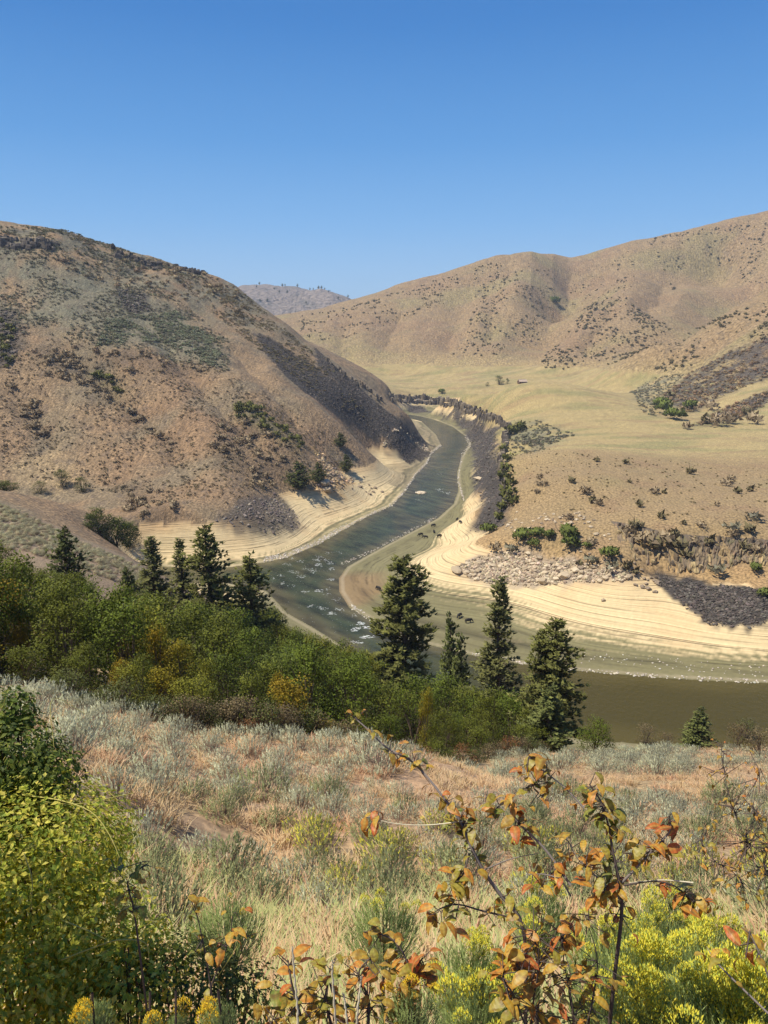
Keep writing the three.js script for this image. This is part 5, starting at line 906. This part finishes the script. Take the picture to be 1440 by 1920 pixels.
leafShrub('autumn_shrub', 'leggy shrub with orange and olive leaves arching up in the centre right', [985, 2150, 1.9], [
  { w: .0065, nodes: [[985, 2150, 1.9], [985, 1900, 1.88], [976, 1725, 1.87], [940, 1680, 1.89, 4, 'olive'], [905, 1630, 1.91], [882, 1585, 1.93, 5, 'olive'], [860, 1535, 1.96, 13, 'olive', .062], [835, 1500, 1.98, 5, 'amber' in MIXES ? 'amber' : 'warm'], [775, 1430, 2.06, 5, 'olive'], [725, 1402, 2.1, 5, 'warm'], [690, 1368, 2.13, 2, 'olive'], [660, 1342, 2.16, 4, 'olive', .04]] },
  { w: .002, pale: true, nodes: [[868, 1540, 1.95], [800, 1547, 1.97], [740, 1544, 1.98], [690, 1532, 2, 5, 'red', .055]] },
  { w: .004, nodes: [[1070, 1660, 1.8], [1020, 1590, 1.86], [965, 1535, 1.9, 7, 'warm'], [950, 1505, 1.91, 7, 'warm'], [925, 1520, 1.93, 5, 'olive']] },
  { w: .0028, nodes: [[1095, 1515, 1.86], [1060, 1478, 1.9, 2, 'warm', .04], [1018, 1444, 1.94, 4, 'olive', .03], [990, 1420, 1.96, 9, 'warm', .066]] },
  { w: .002, dark: true, nodes: [[1018, 1444, 1.94], [1000, 1475, 1.93, 10, 'green', .035], [1018, 1495, 1.93, 4, 'olive', .045]] },
  { w: .006, dark: true, nodes: [[1120, 2150, 1.8], [1150, 1850, 1.78], [1166, 1690, 1.78, 6, 'warm'], [1158, 1640, 1.8, 4, 'warm'], [1150, 1600, 1.82, 9, 'olive', .062], [1140, 1545, 1.85, 5, 'warm'], [1128, 1505, 1.88, 14, 'green', .052], [1105, 1470, 1.9, 8, 'olive', .06]] },
  { w: .0035, nodes: [[1166, 1655, 1.8], [1200, 1620, 1.8], [1228, 1588, 1.81, 12, 'olive', .06], [1255, 1560, 1.83, 4, 'red'], [1256, 1528, 1.85, 5, 'red', .05]] },
  { w: .0028, dark: true, nodes: [[1170, 1660, 1.79], [1225, 1652, 1.78], [1262, 1660, 1.78, 4, 'red', .04], [1290, 1680, 1.78, 7, 'olive', .06], [1312, 1696, 1.78, 6, 'warm', .055]] },
  { w: .0028, nodes: [[1070, 1680, 1.8], [1050, 1650, 1.8], [1025, 1640, 1.82, 9, 'red', .05], [985, 1640, 1.85, 3, 'red', .045]] },
  { w: .0028, nodes: [[1166, 1690, 1.78], [1120, 1645, 1.78, 6, 'warm', .06], [1085, 1612, 1.8, 8, 'warm', .056], [1062, 1570, 1.83, 4, 'red', .045]] },
  { w: .003, dark: true, nodes: [[880, 1600, 1.92], [868, 1640, 1.88], [850, 1655, 1.86, 14, 'olive', .062], [865, 1690, 1.86, 3, 'olive']] },
  { w: .003, dark: true, nodes: [[976, 1725, 1.87], [905, 1708, 1.86, 4, 'green', .05], [850, 1696, 1.85, 3, 'green', .05], [812, 1715, 1.84, 4, 'warm', .058], [838, 1745, 1.84, 2, 'warm', .06]] },
  { w: .0035, dark: true, nodes: [[985, 2100, 1.8], [1000, 1880, 1.76, 12, 'warm', .058, 2], [1010, 1800, 1.76, 13, 'warm', .06, 2.4], [1000, 1745, 1.78, 12, 'warm', .05, 2]] },
  { w: .0035, dark: true, nodes: [[1060, 2100, 1.8], [1075, 1900, 1.75, 12, 'olive', .05, 2.4], [1060, 1820, 1.77, 13, 'warm', .055, 2.4], [1050, 1745, 1.8, 10, 'warm', .05, 2]] },
  { w: .003, dark: true, nodes: [[1010, 2000, 1.75], [960, 1860, 1.7, 9, 'olive', .062, 1.6], [940, 1830, 1.7, 7, 'gold', .062, 1.4], [1000, 1820, 1.7, 5, 'warm', .07, 1.2]] },
  { w: .003, dark: true, nodes: [[1090, 2000, 1.75], [1110, 1880, 1.74, 7, 'olive', .055, 2], [1120, 1800, 1.76, 6, 'gold', .05, 2], [1095, 1710, 1.8, 6, 'gold', .045, 1.6]] },
  { w: .002, pale: true, nodes: [[1300, 1655, 1.75], [1240, 1650, 1.77], [1180, 1655, 1.79]] },
  { w: .0022, nodes: [[905, 1632, 1.9], [960, 1610, 1.88], [1010, 1600, 1.86, 2, 'red', .03]] },
], 700);
leafShrub('autumn_shrub', 'low shrub with rounded orange leaves at the bottom edge', [610, 2150, 1.6], [
  { w: .005, dark: true, nodes: [[600, 2150, 1.6], [570, 1930, 1.5, 12, 'warm', .062, 2], [548, 1850, 1.52, 10, 'olive', .062, 1.6], [540, 1800, 1.53, 5, 'warm', .055]] },
  { w: .005, dark: true, nodes: [[620, 2150, 1.6], [625, 1940, 1.52, 11, 'warm', .06, 2], [610, 1870, 1.54, 10, 'olive', .06, 2], [625, 1815, 1.56, 7, 'olive', .05]] },
  { w: .005, dark: true, nodes: [[680, 2150, 1.6], [690, 1940, 1.55, 14, 'gold', .055, 2.4], [690, 1870, 1.58, 14, 'gold', .05, 2.4], [672, 1825, 1.6, 8, 'gold', .045, 1.6], [700, 1790, 1.62, 4, 'warm', .05]] },
  { w: .0045, dark: true, nodes: [[760, 2150, 1.7], [745, 1920, 1.62, 9, 'warm', .055, 2], [770, 1830, 1.64, 11, 'warm', .06, 1.6], [740, 1765, 1.68, 4, 'gold', .062], [690, 1745, 1.7, 3, 'gold', .06]] },
  { w: .003, dark: true, nodes: [[770, 1850, 1.64], [790, 1800, 1.64, 4, 'red', .06], [800, 1830, 1.63, 4, 'warm', .058]] },
  { w: .003, dark: true, nodes: [[520, 2100, 1.5], [500, 1950, 1.45, 6, 'warm', .065, 1.6], [515, 1900, 1.46, 4, 'gold', .065]] },
], 710);
leafShrub('dark_leaf_sprig', 'sprig with dark shaded leaves rising beside the green vine bush', [290, 2100, 2.2], [
  { w: .004, dark: true, nodes: [[300, 2100, 2.2], [270, 1850, 2.2], [250, 1700, 2.25, 7, 'green', .055], [240, 1650, 2.28, 5, 'rust' in MIXES ? 'rust' : 'red', .05], [280, 1615, 2.3, 3, 'green', .06], [205, 1635, 2.28, 3, 'green', .05]] },
], 720);
leafShrub('dark_leaf_sprig', 'thin sprig with two black-green leaves in the shade at the bottom', [420, 2100, 1.9], [
  { w: .0035, dark: true, nodes: [[420, 2100, 1.9], [395, 1850, 1.95, 4, 'green', .05], [375, 1740, 2, 4, 'green', .06], [365, 1700, 2, 3, 'green', .06]] },
  { w: .0025, dark: true, nodes: [[395, 1850, 1.95], [430, 1760, 2, 3, 'red', .055], [440, 1710, 2.02, 2, 'red', .05], [465, 1765, 2, 3, 'green', .06]] },
], 721);
leafShrub('autumn_sprig', 'twig with blurred orange leaves close at the right edge', [1500, 2100, 1.2], [
  { w: .003, nodes: [[1480, 2000, 1.2], [1440, 1830, 1.22, 2, 'red', .045], [1405, 1745, 1.25, 3, 'red', .05]] }, { w: .0022, nodes: [[1440, 1900, 1.2], [1340, 1800, 1.28, 2, 'warm', .042], [1325, 1775, 1.3, 2, 'warm', .04]] },
], 722);
leafShrub('yellow_leaf_shrub', 'airy shrub with small yellow-green leaves at the right edge', [1520, 2000, 2.4], [
  { w: .0022, dark: true, nodes: [[1520, 2000, 2.4], [1470, 1750, 2.4], [1430, 1620, 2.42, 22, 'gold', .03, 2.4], [1395, 1570, 2.45, 24, 'gold', .03, 2.6], [1370, 1500, 2.5, 16, 'gold', .027, 2.4], [1355, 1430, 2.55, 9, 'gold', .026, 2], [1352, 1390, 2.56, 5, 'red', .02]] },
  { w: .0015, dark: true, nodes: [[1470, 1750, 2.4], [1380, 1640, 2.4, 10, 'gold', .032, 2], [1335, 1610, 2.42, 9, 'gold', .032, 2], [1310, 1570, 2.45, 8, 'gold', .03, 2]] },
  { w: .0015, dark: true, nodes: [[1480, 1700, 2.35], [1440, 1580, 2.4, 20, 'olive', .032, 2.6], [1410, 1510, 2.45, 9, 'gold', .03, 2], [1425, 1440, 2.5, 6, 'red', .026, 2]] },
], 723);
// the sprawling green vine bush at the left
function vineBush(name, label, lobes, seed, named, loose, size, tones) {   // lobes: [column, row, metres ahead, half width, half height, half depth] in metres
  const r = rng(seed), c0 = at(lobes[0][0], lobes[0][1], lobes[0][2]), g = tag(base(name, [c0[0], ground(c0[0], c0[2]), c0[2]]), label, 'bush'), O = [g.position.x, g.position.y, g.position.z];
  const L = lobes.map(([px, py, d, a, b, c]) => ({ c: at(px, py, d), s: [a, b, c], w: a * b })), total = L.reduce((t, l) => t + l.w, 0);
  const leaf = new Soup(); for (const k of [-1, 1]) { leaf.quad([0, 0, 0], [.45, .05, k * .27], [1, -.14, 0], [.5, -.03, 0], [[.8, .8, .8], [1, 1, 1], [1.1, 1.05, .9], [1, 1, 1]], norm3([0, 1, -k * .3])); }
  const lg = leaf.geometry(), lm = tones.map((t) => leafMat(.5, .6, { color: new THREE.Color().setRGB(...t), specularIntensity: .3 })), spot = () => {
    let t = r() * total, l = L[0]; for (const q of L) { t -= q.w; l = q; if (t < 0) break; }
    const a = r() * 6.283, e = Math.acos(1 - 1.9 * r()), d = [Math.sin(e) * Math.cos(a), Math.cos(e), Math.sin(e) * Math.sin(a)], k = .62 + .42 * Math.pow(r(), .6) + .34 * noise(d[0] * 4 + seed, d[2] * 4 + d[1] * 3) + .2 * noise(d[0] * 11, d[2] * 11 + d[1] * 9);
    return { p: [0, 1, 2].map((m) => l.c[m] + d[m] * l.s[m] * k), d, k };
  };
  const basis = new THREE.Matrix4(), facing = (d) => { const n = norm3([d[0] * .8 + (r() - .5) * 1.2, .55 + d[1] * .5 + (r() - .5) * .8, d[2] * .8 + (r() - .5) * 1.2]), a = r() * 6.283, x = norm3(cross3(n, [Math.cos(a), .3, Math.sin(a)])); basis.makeBasis(new THREE.Vector3(...x), new THREE.Vector3(...n), new THREE.Vector3(...cross3(x, n))); return new THREE.Quaternion().setFromRotationMatrix(basis); };
  for (let i = 0; i < named; i++) { const { p, d } = spot(), m = mesh('leaf', lg, lm[Math.floor(r() * lm.length)], g), s = size * (.7 + .7 * r()); m.position.set(...add3(p, O, -1)); m.quaternion.copy(facing(d)); m.scale.set(s, s, s); }
  const list = []; for (let i = 0; i < loose; i++) { const { p, d } = spot(); list.push({ p: add3(p, O, -1), s: size * (.5 + .65 * r()), q: facing(d), c: vary(r, tones[Math.floor(r() * tones.length)], .2) }); }
  instances('foliage', lg, leafMat(.5, .6, { specularIntensity: .3 }), list, null, g);
  for (let i = 0; i < 9; i++) { const a = spot().p, b = add3(a, [(r() - .5) * .5, .1 + .25 * r(), (r() - .5) * .4]), c = add3(b, [(r() - .5) * .5, -.1, (r() - .5) * .3]); mesh('stem', tube(new THREE.CatmullRomCurve3([a, b, c].map((p) => new THREE.Vector3(...add3(p, O, -1)))).getPoints(10).map((v) => [v.x, v.y, v.z]), Array(11).fill(.0014), 5), caneMat, g); }
  for (const l of L) for (let i = 0; i < 5; i++) { const f = [l.c[0] + (r() - .5) * .3, ground(l.c[0], l.c[2]) - .05, l.c[2] + (r() - .5) * .3], e = add3(l.c, [(r() - .5) * l.s[0], l.s[1] * .4, (r() - .5) * l.s[2]]); mesh('stem', tube([f, add3(f, add3(e, f, -1), .5), e].map((p) => add3(p, O, -1)), [.009, .006, .003], 5), darkTwigMat, g); }
  return g;
}
const vine = vineBush('vine_bush', 'big sprawling yellow-green vine bush filling the left edge', [[60, 1600, 3.0, .42, .29, .4], [-60, 1610, 3.0, .36, .32, .4], [150, 1570, 3.15, .24, .17, .3], [30, 1760, 2.75, .42, .36, .36], [180, 1770, 2.75, .26, .22, .28], [250, 1840, 2.5, .22, .16, .28], [20, 1890, 2.5, .38, .26, .32]], 730, 290, 27000, .032, [[.46, .50, .065], [.66, .64, .10], [.30, .38, .055], [.78, .70, .15]]);
for (const nodes of [[[40, 1490, 3.1], [130, 1505, 3], [180, 1530, 2.95], [225, 1610, 2.85], [240, 1700, 2.8]], [[-10, 1540, 3], [60, 1505, 3.05], [140, 1508, 3.1], [250, 1487, 3.2]], [[115, 1725, 2.6], [165, 1745, 2.55], [200, 1762, 2.5]], [[115, 1800, 2.5], [180, 1775, 2.5], [230, 1762, 2.45], [272, 1768, 2.45], [280, 1800, 2.45]], [[45, 1600, 2.7], [60, 1650, 2.65], [58, 1700, 2.62]]]) {
  const O = vine.position, pts = new THREE.CatmullRomCurve3(nodes.map((n) => new THREE.Vector3(...at(...n)).sub(O))).getPoints(16).map((v) => [v.x, v.y, v.z]);
  mesh('cane', tube(pts, pts.map((_, i) => .0030 * (1 - .5 * i / 16)), 6), caneMat, vine);
}
vineBush('leafy_bush', 'taller dark green leafy bush above the vine bush at the left edge', [[0, 1425, 3.35, .28, .2, .28], [-110, 1385, 3.45, .34, .3, .35], [85, 1440, 3.3, .17, .1, .17], [20, 1500, 3.4, .3, .22, .25], [30, 1335, 3.5, .1, .11, .11]], 731, 150, 11000, .036, [[.15, .21, .04], [.26, .31, .05], [.09, .135, .028]]);
vineBush('leafy_bush', 'low dark bush in the shade at the bottom, right of the vine bush', [[310, 1885, 2.45, .3, .15, .3], [430, 1915, 2.25, .2, .12, .25], [350, 1820, 2.8, .2, .1, .2], [450, 1850, 2.6, .1, .08, .12], [240, 1830, 2.7, .14, .12, .15]], 732, 100, 5200, .025, [[.10, .14, .035], [.17, .20, .05], [.06, .09, .02]]);
{ // the small tree left of the viewpoint that throws its shade over the bottom left
  const x = -2.25, z = -2.2, y = ground(x, z); copy(DENSE, 'leafy_tree', [x, y - .05, z], .7, [.66, (EYE + .95 - y) / 1.7, .62], 'small leafy tree beside the viewpoint that shades the bottom left corner');
}
// rabbitbrush in flower below the viewpoint
function panicle(seed) { const r = rng(seed), s = new Soup(); for (let i = 0; i < 300; i++) { const a = r() * 6.283, t = Math.sqrt(r()), q = t * .5, c = [Math.cos(a) * q, .55 + .5 * (1 - t * t) - .25 * r(), Math.sin(a) * q], d = norm3([Math.cos(a) * .5 * t + (r() - .5) * .5, 1, Math.sin(a) * .5 * t + (r() - .5) * .5]), w = norm3(cross3(d, [r() - .5, .1, r() - .5])), l = .06 + .09 * r(), f = .8 + .5 * r(), col = r() < .66 ? [.66 * f, .58 * f, .07] : [.40 * f, .46 * f, .10]; s.quad(c, add3(add3(c, d, l * .5), w, .022), add3(c, d, l), add3(add3(c, d, l * .5), w, -.022), col, norm3([d[0] * .5, 1, d[2] * .5])); } for (let i = 0; i < 26; i++) { const a = r() * 6.283, q = .4 * Math.sqrt(r()); s.tri([-.01, 0, 0], [.01, 0, 0], [Math.cos(a) * q, .75, Math.sin(a) * q], [.16, .19, .06], [0, .7, .7]); } return s.geometry(); }
const PANICLES = [801, 802, 803].map(panicle), flowerMat = leafMat(.3, .8, { specularIntensity: .15 });
const BROOM = [811, 812].map((s) => wandBush(s, { n: 330, H: .62, spread: .34, dark: [.13, .16, .06], light: [.46, .55, .20], leaf: .045, per: 9, thin: .09, wood: [.30, .31, .17] }));
const goldenMat = leafMat(.3, .8, { color: new THREE.Color().setRGB(1.15, .86, .5) });
function rabbitbrush(px, py, d, size, n, label, group, seed, flowerSize = .1) {   // px, py: where its top stands
  const r = rng(seed), top = at(px, py, d), g = tag(base('flowering_rabbitbrush', [top[0], top[1] - .62 * size, top[2]], r() * 6), label, 'rabbitbrush', group);
  const m = mesh('stems', BROOM[seed % 2], bushMat, g); m.scale.setScalar(size);
  const foot = g.position.y - ground(top[0], top[2]); if (foot > .02) mesh('stalk', tube([[0, -foot - .05, 0], [.02, -foot * .4, .01], [0, .1, 0]], size > .3 ? [.014, .012, .008] : [.003, .003, .0025], 6), darkTwigMat, g);
  for (let i = 0; i < n; i++) { const a = r() * 6.283, q = Math.sqrt((i + .5) / n) * .36 * size, f = mesh('flower_head', PANICLES[Math.floor(r() * 3)], group ? flowerMat : goldenMat, g), s = flowerSize * (.7 + .6 * r()); f.position.set(Math.cos(a + i * 2.4) * q, size * (.60 - .9 * (q / size) ** 2) * (.9 + .14 * r()) - s * .35, Math.sin(a + i * 2.4) * q); f.rotation.set(Math.sin(a + i * 2.4) * q * .9, r() * 6, -Math.cos(a + i * 2.4) * q * .9); f.scale.set(s, s * 1.2, s); }
}
const RB_TEXT = ['broad yellow rabbitbrush right of the main dark stem of the autumn shrub', 'yellow rabbitbrush in the middle of the lower right patch', 'yellow rabbitbrush under the blurred orange leaves at the right edge', 'yellow rabbitbrush at the top of the lower right patch', 'yellow rabbitbrush directly behind the main dark stem of the autumn shrub', 'large yellow rabbitbrush in front at the lower right', 'low rabbitbrush at the bottom edge right of the main dark stem', 'low rabbitbrush at the bottom edge below the large yellow one', 'rabbitbrush in the bottom right corner', 'yellow rabbitbrush left of the dense orange leaf cluster', 'small rabbitbrush just left of the dense orange leaf cluster, half hidden', 'small rabbitbrush with few flowers behind the grey left stem of the autumn shrub', 'small yellow rabbitbrush farther up behind the right leaf cluster', 'low rabbitbrush at the bottom edge left of the dense orange leaf cluster', 'rabbitbrush between the top of the lower right patch and the right edge', 'pale rabbitbrush farther up the slope above the low orange shrub'];
const RB = 'yellow rabbitbrush in flower below the viewpoint';
[[1170, 1800, 2.2, .55, 8], [1270, 1790, 2.3, .5, 8], [1390, 1790, 2.0, .5, 9], [1225, 1735, 2.8, .5, 6], [1150, 1740, 2.9, .5, 6], [1330, 1850, 1.9, .42, 8], [1160, 1895, 1.85, .36, 6], [1260, 1890, 1.8, .36, 6], [1420, 1880, 1.8, .4, 8], [880, 1795, 2.4, .46, 6], [940, 1800, 2.5, .4, 4], [1015, 1690, 3.2, .45, 4], [1260, 1700, 3.1, .4, 5], [900, 1885, 1.9, .34, 4], [1340, 1755, 2.5, .42, 5], [720, 1705, 4, .6, 4]].forEach(([px, py, d, s, n], i) => rabbitbrush(px, py, d, s, Math.round(n * (px > 1100 ? 1.5 : 1.2)), RB_TEXT[i], RB, 820 + i, .085));
[[772, 1868, 1.55, .22, 3, 'single bright yellow rabbitbrush sprig between the two autumn shrubs'], [175, 1886, 1.35, .11, 2, 'leftmost yellow flower sprig at the bottom edge in the shade'], [410, 1886, 1.3, .10, 2, 'knobbly yellow flower sprig right of the two small ones at the bottom edge'], [285, 1908, 1.3, .06, 1, 'left one of two small yellow flower tips at the bottom edge'], [333, 1906, 1.3, .06, 1, 'right one of two small yellow flower tips at the bottom edge'], [420, 1700, 3.8, .6, 2, 'rabbitbrush with few yellow flowers behind the shaded sprig']].forEach(([px, py, d, s, n, l], i) => rabbitbrush(px, py, d, s, n, l, null, 860 + i, .036));
// dry stalks
[[[556, 1960, 1.05], [558, 1900, 1.06], [553, 1840, 1.07], [548, 1775, 1.08], 'tallest pale dry stalk before the low orange shrub'], [[632, 1960, 1.1], [628, 1900, 1.1], [623, 1820, 1.11], [624, 1800, 1.11], 'second pale dry stalk, right of the tallest one'], [[655, 1960, 1.12], [650, 1910, 1.12], [645, 1870, 1.13], [643, 1862, 1.13], 'shortest pale dry stalk of the four'], [[668, 1960, 1.1], [670, 1900, 1.1], [676, 1845, 1.11], [678, 1830, 1.11], 'rightmost pale dry stalk of the four']].forEach(([a, b, c, d, l]) => {
  const P = at(...a), f = [P[0], ground(P[0], P[2]) - .02, P[2] + .05], pts = new THREE.CatmullRomCurve3([f, at(...a), at(...b), at(...c), at(...d)].map((p) => new THREE.Vector3(...p))).getPoints(40).map((v, i) => [v.x - f[0] + .0008 * Math.sin(i * 1.9), v.y - f[1], v.z - f[2]]);
  const m = mesh('dry_stalk', tube(pts, pts.map((_, i) => (.0026 - .0012 * i / 40) * (1 + .28 * Math.sin(i * 2.6))), 6), paleMat); m.position.set(...f); tag(m, l, 'stalk', null);
});

renderer.render(scene, camera);
